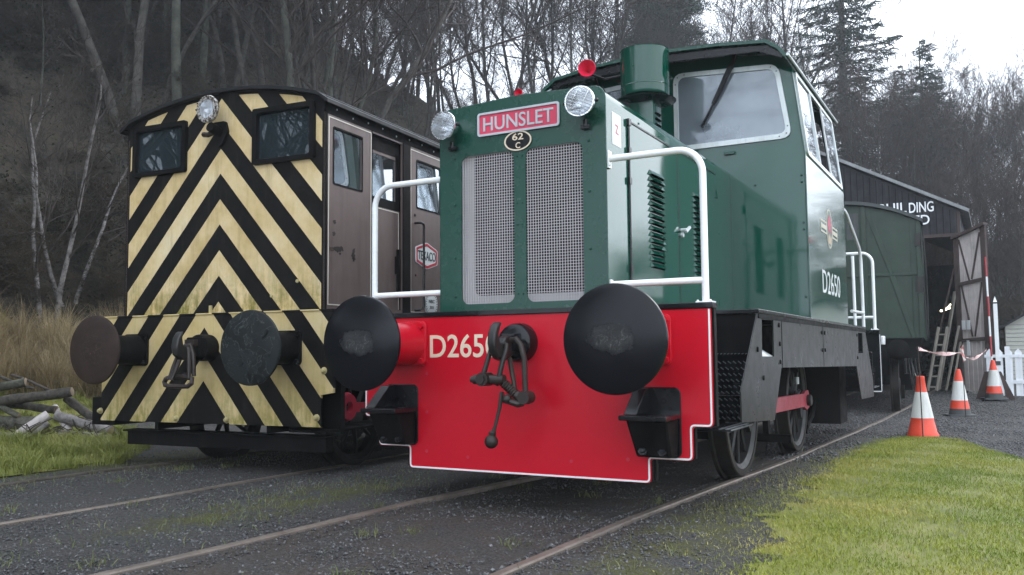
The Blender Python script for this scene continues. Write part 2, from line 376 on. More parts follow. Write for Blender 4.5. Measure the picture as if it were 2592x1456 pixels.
def plate_mesh(name, polys, th, Mx, bev=0, smooth=30):
    """flat plate with holes: polys[0] outline, others holes; local xy plane, thickness th centred"""
    cu = bpy.data.curves.new(name, 'CURVE'); cu.dimensions = '2D'; cu.fill_mode = 'BOTH'; cu.extrude = th/2; cu.bevel_depth = bev; cu.bevel_resolution = 1
    for p in polys:
        sp = cu.splines.new('POLY'); sp.points.add(len(p)-1)
        for i, q in enumerate(p): sp.points[i].co = (q[0], q[1], 0, 1)
        sp.use_cyclic_u = True
    ob = bpy.data.objects.new('tmp', cu); COL.objects.link(ob)
    me = bpy.data.meshes.new_from_object(ob.evaluated_get(bpy.context.evaluated_depsgraph_get()))
    bpy.data.objects.remove(ob); bpy.data.curves.remove(cu); me.name = name; me.transform(Mx)
    me.shade_smooth(); me.set_sharp_from_angle(angle=R(smooth)); return me
def basis(o, x, y):
    x, y = Vector(x).normalized(), Vector(y).normalized(); z = x.cross(y); mm = Matrix((x, y, z)).transposed().to_4x4(); mm.translation = Vector(o); return mm
def plateY(name, polys, y0, y1, mat, parent, **kw):     # 2D = (x,z), between y0 and y1
    return link(name, plate_mesh(name, polys, abs(y1-y0), basis((0, (y0+y1)/2, 0), (1, 0, 0), (0, 0, 1))), mat, parent, **kw)
def plateX(name, polys, x0, x1, mat, parent, **kw):     # 2D = (y,z)
    return link(name, plate_mesh(name, polys, abs(x1-x0), basis(((x0+x1)/2, 0, 0), (0, 1, 0), (0, 0, 1))), mat, parent, **kw)
def text_mesh(name, s, W, H, th, Mx, spacing=1.0, offset=0.0):
    cu = bpy.data.curves.new(name, 'FONT'); cu.body = s; cu.extrude = 0; cu.space_character = spacing; cu.offset = offset; cu.size = 1; cu.resolution_u = 4
    ob = bpy.data.objects.new('tmp', cu); COL.objects.link(ob)
    me = bpy.data.meshes.new_from_object(ob.evaluated_get(bpy.context.evaluated_depsgraph_get()))
    bpy.data.objects.remove(ob); bpy.data.curves.remove(cu); me.name = name
    co = np.empty(len(me.vertices)*3); me.vertices.foreach_get('co', co); co = co.reshape(-1, 3)
    mn, mx_ = co.min(0), co.max(0); sz = np.maximum(mx_-mn, 1e-6)
    co[:, 0] = (co[:, 0]-(mn[0]+mx_[0])/2)*W/sz[0]; co[:, 1] = (co[:, 1]-(mn[1]+mx_[1])/2)*H/sz[1]
    me.vertices.foreach_set('co', co.ravel()); me.update()
    bm = bmesh.new(); bm.from_mesh(me)
    r = bmesh.ops.extrude_face_region(bm, geom=bm.faces[:]); vs = [g for g in r['geom'] if isinstance(g, bmesh.types.BMVert)]
    bmesh.ops.translate(bm, verts=vs, vec=(0, 0, th)); bmesh.ops.recalc_face_normals(bm, faces=bm.faces); bm.to_mesh(me); bm.free()
    me.shade_flat(); me.transform(Mx); return me
def arc3(c, r, a0, a1, n, u, v):
    c, u, v = Vector(c), Vector(u), Vector(v)
    return [c + u*r*math.cos(R(a0+(a1-a0)*i/n)) + v*r*math.sin(R(a0+(a1-a0)*i/n)) for i in range(n+1)]
def raw_mesh(name, V, Fc, mat, smooth=False, **kw):
    """V (n,3) array, Fc (m,3|4) array: fast path for big meshes"""
    me = bpy.data.meshes.new(name); k = Fc.shape[1]
    me.vertices.add(len(V)); me.vertices.foreach_set('co', np.ascontiguousarray(V, dtype=np.float32).ravel())
    me.loops.add(Fc.size); me.loops.foreach_set('vertex_index', np.ascontiguousarray(Fc, dtype=np.int32).ravel())
    me.polygons.add(len(Fc)); me.polygons.foreach_set('loop_start', np.arange(0, Fc.size, k, dtype=np.int32))
    try: me.polygons.foreach_set('loop_total', np.full(len(Fc), k, dtype=np.int32))
    except Exception: pass
    me.update(calc_edges=True)
    if smooth: me.shade_smooth()
    return link(name, me, mat, **kw)

# ------------------------------------------------------------------ ground and hillside
def lerp(v, xs, ys): return np.interp(v, xs, ys)
def railz(y): return lerp(y, [-8, 0, 2, 4, 7, 9.5, 12, 16, 22], [0, 0, -.035, -.06, -.07, -.06, -.03, .08, .14])
AZ = [-180, -150, -110, -90, -60, -50, -42, -38.5, -36, -33, -29, -20, -10, 0, 8, 17, 20, 34, 60, 180]
EL = [0, 0, 12, 27, 28, 26, 22, 18.6, 17.2, 16.3, 15, 12, 9, 7.2, 5.2, 4.2, 1.5, 0, 0, 0]
R0 = [40, 40, 16, 13, 13, 13.5, 16, 19, 21, 24, 27, 30, 33, 34, 35, 36, 40, 40, 40, 40]
def gz(x, y):
    x = np.asarray(x, float); y = np.asarray(y, float)
    base = railz(y)-.020; t = np.clip((x-1.1)/.6, 0, 1)
    base = base*(1-t)+np.minimum(base, lerp(y, [-8, 7, 11, 15, 22], [-.085, -.09, -.07, .03, .1]))*t
    base = base-.024*np.clip((.68-np.abs(x+.06-.02*np.clip(y, 0, 12)))/.08, 0, 1)*np.clip((9-y)/3, 0, 1)
    dx, dy = x-2.7, y+5; r = np.hypot(dx, dy); az = np.degrees(np.arctan2(dx, dy))
    el = np.interp(az, AZ, EL); r0 = np.interp(az, AZ, R0); H = np.tan(np.radians(el))*52
    u = np.clip((r-r0)/(52-r0), 0, 1.0)
    h = H*(.35*u+.65*u*u*(3-2*u)) - np.clip(r-52, 0, 200)*.18*np.minimum(1, H/10)
    bumps = .35*np.sin(x*.7+1.3)*np.sin(y*.6)+.25*np.sin(x*1.7+y*1.1)
    return base+np.maximum(h, -3)+bumps*np.clip(h/3, 0, 1)
def gzf(x, y): return float(gz(x, y))
def nz2(x, y, s, seed=0):
    return math.sin(x*s+seed)*math.cos(y*s*1.13+seed*2)*.5+math.sin(x*s*2.3+y*s*1.9+seed)*.25+math.sin(x*s*4.1-y*s*3.7)*.12
# one sheet: fine near the tracks, coarse to the horizon, rising into the hillside
ax_ = np.unique(np.concatenate([np.linspace(-260, -60, 16), np.linspace(-60, -12, 50), np.linspace(-12, 8, 160), np.linspace(8, 40, 40), np.linspace(40, 260, 14)]))
ay_ = np.unique(np.concatenate([np.linspace(-260, -40, 14), np.linspace(-40, -6, 24), np.linspace(-6, 14, 160), np.linspace(14, 80, 70), np.linspace(80, 260, 14)]))
X, Y = np.meshgrid(ax_, ay_); Zg = gz(X, Y)
near = np.exp(-((X+1)/9)**4-((Y-4)/10)**4)
rn = rng.normal(0, 1, X.shape); Zg = Zg + near*.003*rn + near*.007*np.sin(X*3.1+Y*1.7)*np.sin(Y*2.3-X)
V = np.stack([X.ravel(), Y.ravel(), Zg.ravel()], 1); nx = len(ax_)
I = (np.arange(len(ay_)-1)[:, None]*nx+np.arange(nx-1)[None]).ravel()
m, t, b = newmat('ash_and_leaf_litter')
g = N(t, 'ShaderNodeNewGeometry'); sp = N(t, 'ShaderNodeSeparateXYZ'); t.links.new(g.outputs['Position'], sp.inputs[0]); P = g.outputs['Position']
fine = noisy(t, 55, 8, .8, vec=P); mid = noisy(t, 3.2, 7, .7, vec=P); big = noisy(t, .55, 5, .6, vec=P)
ash = ramp(t, fine, [(.32, (.021, .0205, .020)), (.5, (.068, .067, .066)), (.64, (.148, .144, .138)), (.78, (.28, .27, .25))])
dirt_ = ramp(t, fine, [(.3, (.046, .036, .029)), (.55, (.105, .086, .072)), (.8, (.19, .165, .145))])
cx = math_(t, 'SUBTRACT', sp.outputs[0], .05); inrail = math_(t, 'LESS_THAN', math_(t, 'ABSOLUTE', cx), .95)
f = math_(t, 'MULTIPLY', ramp(t, mid, [(.35, (0, 0, 0)), (.6, (1, 1, 1))]), math_(t, 'ADD', math_(t, 'MULTIPLY', inrail, .6), .25))
c = mix(t, f, ash, dirt_)
def blob(px, py, sx, sy):
    a_ = math_(t, 'DIVIDE', math_(t, 'SUBTRACT', sp.outputs[0], px), sx); b_ = math_(t, 'DIVIDE', math_(t, 'SUBTRACT', sp.outputs[1], py), sy)
    q = math_(t, 'ADD', math_(t, 'MULTIPLY', a_, a_), math_(t, 'MULTIPLY', b_, b_)); return math_(t, 'SUBTRACT', 1.0, q)
moss = math_(t, 'MAXIMUM', blob(-1.6, -.3, .42, 1.7), blob(-4.9, 0, .7, 3)); moss = math_(t, 'MAXIMUM', moss, blob(1.15, -.2, .35, 2.4))
moss = math_(t, 'MULTIPLY', math_(t, 'MAXIMUM', moss, 0), ramp(t, mid, [(.42, (0, 0, 0)), (.6, (1, 1, 1))]))
moss = math_(t, 'MINIMUM', math_(t, 'MULTIPLY', moss, 1.1), .7)
c = mix(t, moss, c, ramp(t, fine, [(.3, (.045, .05, .012)), (.7, (.15, .15, .045))]))
leaf = ramp(t, math_(t, 'ADD', math_(t, 'MULTIPLY', noisy(t, 1.1, 8, .8, vec=P), .5), math_(t, 'MULTIPLY', noisy(t, 7, 9, .85, vec=P, dist=.8), .5)), [(.38, (.008, .008, .007)), (.47, (.030, .027, .020)), (.54, (.075, .060, .044)), (.60, (.028, .036, .016)), (.66, (.13, .11, .085))])
hz_ = ramp(t, math_(t, 'ADD', math_(t, 'MULTIPLY', sp.outputs[2], .4), math_(t, 'MULTIPLY', mid, .3)), [(.32, (0, 0, 0)), (.5, (1, 1, 1))])
c = mix(t, hz_, c, leaf)
t.links.new(c, b.inputs['Base Color']); b.inputs['Roughness'].default_value = .92; b.inputs['Specular IOR Level'].default_value = .15
bump(t, b, math_(t, 'ADD', math_(t, 'MULTIPLY', fine, .8), math_(t, 'MULTIPLY', mid, 1.0)), 1.0, .03)
raw_mesh('ground', V, np.stack([I, I+1, I+1+nx, I+nx], 1), m, smooth=True, kind='structure')

def in_poly(px, py, poly):
    ins = np.zeros(len(px), bool); n = len(poly)
    for i in range(n):
        (x1, y1), (x2, y2) = poly[i], poly[(i+1) % n]
        cnd = ((y1 > py) != (y2 > py)) & (px < (x2-x1)*(py-y1)/(y2-y1+1e-12)+x1); ins ^= cnd
    return ins
def blades(n, box, poly, hgt, wid, lean, weight=None, clump=0, zo=0):
    xs = rng.uniform(box[0], box[1], n*3); ys = rng.uniform(box[2], box[3], n*3)
    if clump:
        k = rng.integers(0, clump, n*3); cx_ = rng.uniform(box[0], box[1], clump); cy_ = rng.uniform(box[2], box[3], clump)
        xs = cx_[k]+rng.normal(0, .045, n*3); ys = cy_[k]+rng.normal(0, .045, n*3)
    ok = in_poly(xs, ys, poly)
    if weight is not None: ok &= rng.random(n*3) < weight(xs, ys)
    xs, ys = xs[ok][:n], ys[ok][:n]; n = len(xs); z = gz(xs, ys)-.006+(zo(xs, ys)+.004 if callable(zo) else zo)
    h = rng.uniform(hgt[0], hgt[1], n)*rng.uniform(.6, 1, n); a = rng.uniform(0, 2*PI, n); w_ = rng.uniform(.6, 1.2, n)*wid
    l = rng.uniform(0, lean, n)*h; a2 = rng.uniform(0, 2*PI, n)
    dx, dy = np.cos(a)*w_/2, np.sin(a)*w_/2; lx, ly = np.cos(a2)*l, np.sin(a2)*l
    P0 = np.stack([xs-dx, ys-dy, z], 1); P1 = np.stack([xs+dx, ys+dy, z], 1)
    P2 = np.stack([xs+dx*.7+lx*.35, ys+dy*.7+ly*.35, z+h*.6], 1); P3 = np.stack([xs-dx*.7+lx*.35, ys-dy*.7+ly*.35, z+h*.6], 1)
    hh = h*np.sqrt(np.clip(1-(l/h*.5)**2, .3, 1))
    P4 = np.stack([xs+dx*.15+lx, ys+dy*.15+ly, z+hh], 1); P5 = np.stack([xs-dx*.15+lx, ys-dy*.15+ly, z+hh], 1)
    Vv = np.stack([P0, P1, P2, P3, P4, P5], 1).reshape(-1, 3); o = np.arange(n)[:, None]*6
    return Vv, np.concatenate([o+np.array([[0, 1, 2, 3]]), o+np.array([[3, 2, 4, 5]])], 0)
def grassmat(name, stops, sc1=2.0, sc2=90, xs=0):
    m, t, b = newmat(name); g = N(t, 'ShaderNodeNewGeometry'); P = g.outputs['Position']
    n = math_(t, 'ADD', math_(t, 'MULTIPLY', noisy(t, sc1, 5, .6, vec=P), .65), math_(t, 'MULTIPLY', noisy(t, sc2, 3, .7, vec=P), .35))
    if xs:
        sx_ = N(t, 'ShaderNodeSeparateXYZ'); t.links.new(P, sx_.inputs[0]); n = math_(t, 'ADD', n, math_(t, 'MULTIPLY', math_(t, 'MAXIMUM', math_(t, 'SUBTRACT', 2.5, sx_.outputs[0]), -1.2), xs))
    t.links.new(ramp(t, n, stops), b.inputs['Base Color']); b.inputs['Roughness'].default_value = .6; b.inputs['Specular IOR Level'].default_value = .3
    b.inputs['Subsurface Weight'].default_value = 0; return m
def lawn_edge(y): return np.interp(y, [-8, -1.6, -.79, -.12, .6, 1.6, 2.85, 4.6, 6.4, 7.1], [1.72, 1.53, 1.44, 1.32, 1.25, 1.20, 1.19, 1.18, 1.27, 1.6])
def lawn_lift(x, y): return .022*np.clip((x-lawn_edge(y))/.45, 0, 1)*np.clip((7.05-y)/.3, 0, 1)-.006
LAWN = [(1.75, -8), (1.56, -1.6), (1.46, -.79), (1.34, -.12), (1.27, .6), (1.22, 1.6), (1.21, 2.85), (1.20, 4.6), (1.28, 6.4), (1.61, 7.1), (1.89, 7.0), (2.24, 6.67), (2.54, 5.64), (2.95, 4.7), (3.6, 3.6), (5, 1.5), (8, -2), (8, -8)]
lawnmat = grassmat('lawn_green', [(.30, (.085, .125, .016)), (.44, (.18, .235, .026)), (.56, (.29, .30, .042)), (.68, (.43, .37, .11))], 1.1, 90, .055)
def lawn_w(x, y):
    cl = .5+.5*np.sin(x*17+y*9)*np.sin(y*13-x*5)
    edge = np.clip((x-lawn_edge(y)+.22)/.42, 0, 1)**1.6*(.45+.55*cl)+np.clip((x-lawn_edge(y)-.12)/.3, 0, 1)
    bare = np.exp(-((x-1.75)/.25)**2-((y+1.4)/.5)**2)*.75+np.exp(-((x-1.62)/.2)**2-((y-.3)/.6)**2)*.6
    pn = np.clip(.8+.45*np.sin(x*5.1+y*3.3)*np.sin(y*4.3-x*2.2), .25, 1)
    return np.clip(edge-bare, .06, 1)*pn
# lawn turf sheet under the blades
def sheet(name, poly, mat, lift, step=.12, edge=0, **kw):
    xs = np.arange(min(p[0] for p in poly), max(p[0] for p in poly), step); ys = np.arange(min(p[1] for p in poly), max(p[1] for p in poly), step)
    X, Y = np.meshgrid(xs, ys); ex = edge*(np.sin(X*9+Y*5)*.5+np.sin(Y*13-X*7)*.4+rng.normal(0, .35, X.shape)); ey = edge*(np.sin(Y*8+X*11)*.5+rng.normal(0, .35, X.shape)); ins = in_poly((X+ex).ravel(), (Y+ey).ravel(), poly).reshape(X.shape)
    V = np.stack([X.ravel(), Y.ravel(), gz(X, Y).ravel()+(lift(X, Y).ravel() if callable(lift) else lift)], 1); nx = len(xs)
    V[:, 0] += rng.uniform(-.25, .25, len(V))*step; V[:, 1] += rng.uniform(-.25, .25, len(V))*step
    c = ins[:-1, :-1] & ins[1:, :-1] & ins[:-1, 1:] & ins[1:, 1:]; j, i = np.nonzero(c); I = j*nx+i
    return raw_mesh(name, V, np.stack([I, I+1, I+1+nx, I+nx], 1), mat, smooth=True, **kw)
turf = grassmat('turf_sheet', [(.35, (.060, .062, .014)), (.5, (.13, .142, .022)), (.66, (.20, .17, .05))], 2.5)
sheet('lawn', [(p[0]+(.07 if p[0] < 1.6 else .05 if p[0] < 1.8 else -.03), p[1]-.10) for p in LAWN], turf, lawn_lift, .035, edge=.10, kind='structure')
LB = [(p[0]-.3 if p[0] < 1.8 else p[0], p[1]+(.12 if p[1] > 6 else 0)) for p in LAWN]
V, Fc = blades(200000, (.92, 5.2, -4.2, 7.3), LB, (.012, .036), .0042, 1.35, lawn_w, zo=lawn_lift)
raw_mesh('lawn_grass', V, Fc, lawnmat, kind='stuff')
LG = [(-4.5, -3.5), (-4.55, -.6), (-4.62, .6), (-5.6, 1.7), (-7.0, 3.0), (-9, 3.6), (-13.5, 4.4), (-15, 0), (-9, -3.5)]
lgm = grassmat('rough_green_grass', [(.32, (.085, .105, .018)), (.5, (.18, .20, .040)), (.68, (.34, .31, .12))], 1.2)
sheet('rough_turf', LG, turf, .018, .2, kind='structure')
V1, F1 = blades(60000, (-13.5, -4.5, -3, 4.4), LG, (.04, .11), .008, 1.2)
V2, F2 = blades(20000, (-10, -4.6, -.5, 4.2), LG, (.09, .22), .008, 1.3, clump=260)
raw_mesh('rough_grass', np.concatenate([V1, V2]), np.concatenate([F1, F2+len(V1)]), lgm, kind='stuff')
TR = [(-5.2, -4), (-5.2, 3.5), (2.0, 9), (1.6, -4)]
Vt, Ft = blades(9000, (-4.6, 1.5, -3.4, 5), TR, (.02, .07), .005, 1.4,
    lambda x, y: np.clip(np.exp(-((x+1.6)/.35)**2-((y+.3)/1.4)**2)*1.6+np.exp(-((x+4.3)/.5)**2)*.8+np.exp(-((x-1.15)/.25)**2)*.5+.02, 0, 1))
Vu, Fu = blades(1500, (-4.4, 1.3, -3.2, 3), TR, (.03, .08), .005, 1.7, clump=44)
raw_mesh('trackside_weeds', np.concatenate([Vt, Vu]), np.concatenate([Ft, Fu+len(Vt)]), grassmat('weed_green', [(.32, (.06, .075, .022)), (.5, (.12, .135, .045)), (.68, (.22, .20, .10))], 1.2), kind='stuff')
# tall dead grass on the bank behind the log pile
def polar(r0, r1, a0, a1, n=10):
    A = [(2.7+r0*math.sin(R(a0+(a1-a0)*i/n)), -5+r0*math.cos(R(a0+(a1-a0)*i/n))) for i in range(n+1)]
    B = [(2.7+r1*math.sin(R(a1+(a0-a1)*i/n)), -5+r1*math.cos(R(a1+(a0-a1)*i/n))) for i in range(n+1)]
    return A+B
DG = polar(14.6, 17.0, -74, -42)
dgm = grassmat('dead_grass', [(.30, (.075, .052, .026)), (.45, (.18, .13, .065)), (.58, (.29, .225, .12)), (.70, (.42, .34, .19))], .8, 30)
bx = (min(p[0] for p in DG), max(p[0] for p in DG), min(p[1] for p in DG), max(p[1] for p in DG))
V1, F1 = blades(52000, bx, DG, (.25, .6), .012, 1.3)
V2, F2 = blades(18000, bx, DG, (.4, 1.0), .011, .7, clump=420)
raw_mesh('dead_tall_grass', np.concatenate([V1, V2]), np.concatenate([F1, F2+len(V1)]), dgm, kind='stuff')

# loose ash and stones
def stones(n, smp, smin, smax):
    xs, ys = smp(n); s = np.exp(rng.uniform(math.log(smin), math.log(smax), n))
    z = gz(xs, ys)+s*.15
    B = np.array([(1, 0, 0), (0, 1, 0), (-1, 0, 0), (0, -1, 0), (0, 0, .7), (0, 0, -.7)])
    Vv = B[None]*rng.uniform(.6, 1.3, (n, 6, 1)); a = rng.uniform(0, 2*PI, n); ca, sa = np.cos(a)[:, None], np.sin(a)[:, None]
    tl = rng.uniform(-.5, .5, (n, 1))
    x = Vv[..., 0]*ca-Vv[..., 1]*sa; y = Vv[..., 0]*sa+Vv[..., 1]*ca; zz = Vv[..., 2]+x*tl
    Vv = np.stack([x, y, zz], 2)*s[:, None, None]; Vv += np.stack([xs, ys, z], 1)[:, None]
    f = np.array([(0, 1, 4), (1, 2, 4), (2, 3, 4), (3, 0, 4), (1, 0, 5), (2, 1, 5), (3, 2, 5), (0, 3, 5)])
    return Vv.reshape(-1, 3), (np.arange(n)[:, None, None]*6+f[None]).reshape(-1, 3)
def smp(n):
    k = n//2; r = 3.0+11*rng.random(n)**1.5; a = np.radians(rng.uniform(-64, 4, n)); x = 2.7+r*np.sin(a); y = -5+r*np.cos(a)
    ok = ~in_poly(x, y, LAWN); x[~ok] = rng.uniform(-4.2, 1.1, (~ok).sum()); y[~ok] = rng.uniform(-2.5, 3, (~ok).sum()); return x, y
def smp2(n): r = 9+13*rng.random(n); a = np.radians(rng.uniform(-13, 4, n)); x = 2.7+r*np.sin(a); y = -5+r*np.cos(a); ok = ~in_poly(x, y, LAWN); return x[ok], y[ok]
Vs, Fs = stones(60000, smp, .003, .011); Vb, Fb = stones(1100, smp, .010, .020)
x_, y_ = smp2(30000); Vc, Fc_ = stones(len(x_), lambda n: (x_, y_), .008, .024); Fb = np.concatenate([Fb, Fc_+len(Vb)]); Vb = np.concatenate([Vb, Vc])
m, t, b = newmat('ash_stones'); g = N(t, 'ShaderNodeNewGeometry')
t.links.new(ramp(t, noisy(t, 37, 2, .5, vec=g.outputs['Position']), [(.3, (.022, .022, .024)), (.55, (.085, .083, .083)), (.75, (.22, .215, .21))]), b.inputs['Base Color']); b.inputs['Roughness'].default_value = .85
raw_mesh('loose_stones', np.concatenate([Vs, Vb]), np.concatenate([Fs, Fb+len(Vs)]), m, kind='stuff')

# ------------------------------------------------------------------ rails
def rail(name, pts, label, head=.058, mat='railtop', dz=0):
    prof = [(-head/2, 0), (-head/2+.008, .0), (head/2-.008, 0), (head/2, -.008), (head/2, -.035), (.012, -.05), (.012, -.10), (-.012, -.10), (-.012, -.05), (-head/2, -.035), (-head/2, -.008)]
    prof = prof[1:]
    mb = MB(); n = len(prof); ys = np.array([p[1] for p in pts]); xs = np.array([p[0] for p in pts])
    yy = np.arange(ys[0], ys[-1], .4); xx = np.interp(yy, ys, xs); k = np.ones(5)/5; xs_ = np.convolve(np.pad(xx, 2, 'edge'), k, 'valid')
    for i, (x, y) in enumerate(zip(xs_, yy)):
        for u, v in prof: mb.v.append((x+u+.004*math.sin(y*2.1), y, float(railz(y))+v+dz+.004*math.sin(y*1.3)))
        if i: mb.f += [((i-1)*n+j, (i-1)*n+(j+1) % n, i*n+(j+1) % n, i*n+j) for j in range(n)]
    mb.build(name, mat, label=label, cat='rail', group='rails of the two tracks')
RX = [(-8, .50), (-1.56, .672), (-1.41, .692), (-.24, .727), (1.94, .80), (3.78, .865), (5.7, .935), (7.3, 1.00), (9.2, 1.085), (10.4, 1.14), (12.3, 1.22), (17, 1.38), (24, 1.7)]
rail('rail', [(x, y) for y, x in RX], 'rusty rail beside the lawn, under the right wheels of the green locomotive')
rail('rail', [(x, y) for y, x in [(-8, -1.28), (-2.36, -.925), (-1.58, -.862), (0, -.795), (1.03, -.71), (1.94, -.69)]+[(b, a-1.49) for b, a in RX if b > 2]], 'rusty rail running under the middle of the red buffer beam')
LX = [(-8, -4.12), (-.83, -4.157), (.45, -4.166), (1.7, -4.18), (4, -4.42), (12, -5.4)]
rail('rail', [(x, y) for y, x in LX], 'rail at the edge of the rough grass under the striped locomotive, farthest left', .055, 'railold', .004)
rail('rail', [(-2.70, -8), (-2.616, -1.76), (-2.577, -1.1), (-2.535, -.2), (-2.60, .5), (-2.66, 1.7), (-2.9, 4), (-3.9, 12)], 'half buried rail between the striped locomotive and the mossy strip', .05, 'railtop', -.006)

# ------------------------------------------------------------------ trees
class TB:
    """numpy tube builder for twigs"""
    def __init__(s): s.V = []; s.F = []; s.n = 0
    def tube(s, P, r, k):
        P = np.asarray(P); r = np.asarray(r); m_ = len(P); T = np.gradient(P, axis=0); T /= np.linalg.norm(T, axis=1)[:, None]+1e-9
        ref = np.array([.31, .17, .93]) if abs(T[0][2]) < .9 else np.array([1., .1, 0]); A = np.cross(T, ref); A /= np.linalg.norm(A, axis=1)[:, None]+1e-9; B = np.cross(T, A)
        th = np.arange(k)*2*PI/k; V = P[:, None]+(A[:, None]*np.cos(th)[None, :, None]+B[:, None]*np.sin(th)[None, :, None])*r[:, None, None]
        s.V.append(V.reshape(-1, 3)); i = np.arange(m_-1)[:, None]*k; j = np.arange(k)[None]; jn = (j+1) % k
        s.F.append(np.stack([i+j, i+jn, i+k+jn, i+k+j], 2).reshape(-1, 4)+s.n); s.n += m_*k
    def quads(s, Q): n = len(Q); s.V.append(Q.reshape(-1, 3)); s.F.append(np.arange(n*4).reshape(n, 4)+s.n); s.n += n*4
    def data(s): return np.concatenate(s.V), np.concatenate(s.F)
    def mesh(s, name, mat, smooth=True):
        V, Fc = s.data(); me = bpy.data.meshes.new(name); me.vertices.add(len(V)); me.vertices.foreach_set('co', V.astype(np.float32).ravel())
        me.loops.add(Fc.size); me.loops.foreach_set('vertex_index', Fc.astype(np.int32).ravel()); me.polygons.add(len(Fc)); me.polygons.foreach_set('loop_start', np.arange(0, Fc.size, 4, dtype=np.int32))
        me.update(calc_edges=True); 
        if smooth: me.shade_smooth()
        me.materials.append(M[mat]); return me
def grow(tr, cr_, p, d, L, r, lvl, rg, kids, upb, wob, maxl, tips=3):
    n = (9, 7, 5, 4, 3)[lvl]; P = [np.array(p, float)]; d = np.array(d, float); d /= np.linalg.norm(d); ds = [d.copy()]
    for i in range(n):
        d = d+rg.normal(0, wob, 3)+np.array([0, 0, upb]); d /= np.linalg.norm(d); P.append(P[-1]+d*L/n); ds.append(d.copy())
    P = np.array(P); rr_ = r*(1-.78*np.linspace(0, 1, n+1)**.9); rr_ = np.maximum(rr_, .0085)
    (tr if lvl == 0 else cr_).tube(P, rr_, (9, 6, 4, 3, 3)[lvl])
    if lvl >= maxl: return
    k = kids[lvl]
    for j in range(k):
        f = (.28+.72*(j+rg.random())/k) if lvl == 0 else (.15+.85*(j+rg.random())/k)
        x = f*n; i = min(int(x), n-1); q = P[i]+(P[i+1]-P[i])*(x-i); dd = ds[i]
        a = rg.uniform(0, 2*PI); u = np.cross(dd, [.3, .5, .8]); u /= np.linalg.norm(u)+1e-9; v = np.cross(dd, u); ang = rg.uniform(.45, 1.0) if lvl == 0 else rg.uniform(.35, .95)
        nd = dd*math.cos(ang)+(u*math.cos(a)+v*math.sin(a))*math.sin(ang)
        LL = L*((.62-.38*f) if lvl == 0 else rg.uniform(.38, .62)*(1.1-.5*f))
        r0 = np.interp(x, range(n+1), rr_)*rg.uniform(.42, .66)
        grow(tr, cr_, q, nd, LL, r0, lvl+1, rg, kids, upb*1.0+.02, wob*1.25, maxl)
def bare_tree(seed, H, r, kids=(15, 7, 6, 3), maxl=4, upb=.05, wob=.09, fork=False, lean=(0, 0)):
    rg = np.random.default_rng(seed); tr, cr_ = TB(), TB()
    if fork:
        for s in (-1, 1): grow(tr, cr_, (s*r*.5, 0, -.6), (s*.16+lean[0], rg.normal(0, .06), 1), H, r*.8, 0, rg, (int(kids[0]*.6),)+kids[1:], upb, wob, maxl)
    else: grow(tr, cr_, (0, 0, -.6), (lean[0], lean[1], 1), H, r, 0, rg, kids, upb, wob, maxl)
    return tr, cr_
def template(name, tr, cr_, bk, tw, crown='branches', smooth=True):
    a = tr.mesh('trunk_'+name, bk); b = cr_.mesh('crown_'+name, tw, smooth); return (a, b, crown)
def plant(tp, name, loc, rz, sc_, label, group=None, cat='tree'):
    o = thing(name, label, cat, loc, rz, group); o.scale = (sc_, sc_, sc_) if not isinstance(sc_, tuple) else sc_
    a = bpy.data.objects.new('trunk', tp[0]); COL.objects.link(a); a.parent = o
    b = bpy.data.objects.new(tp[2], tp[1]); COL.objects.link(b); b.parent = o; return o
TP = [template('a', *bare_tree(3, 15, .15), 'bark', 'twig'), template('b', *bare_tree(8, 14, .13, upb=.07), 'bark2', 'twig'), template('c', *bare_tree(21, 16, .17, fork=True, kids=(18, 7, 6, 3)), 'bark', 'twig2'),
      template('d', *bare_tree(34, 12, .10, kids=(16, 8, 6, 3), upb=.10), 'bark2', 'twig2'), template('e', *bare_tree(55, 15, .13, kids=(12, 7, 6, 3), wob=.11, lean=(.04, 0)), 'bark', 'twig'), template('f', *bare_tree(89, 17, .15, kids=(16, 6, 6, 3), upb=.06), 'bark2', 'twig2')]
BT = template('birch', *bare_tree(13, 9, .12, kids=(12, 7, 5, 2), maxl=3, wob=.12, fork=True), 'birch', 'twig')
BUSH = template('bush', *bare_tree(44, 5.5, .05, kids=(20, 8, 6, 3), wob=.20, upb=.04, fork=True), 'twig2', 'twig2')
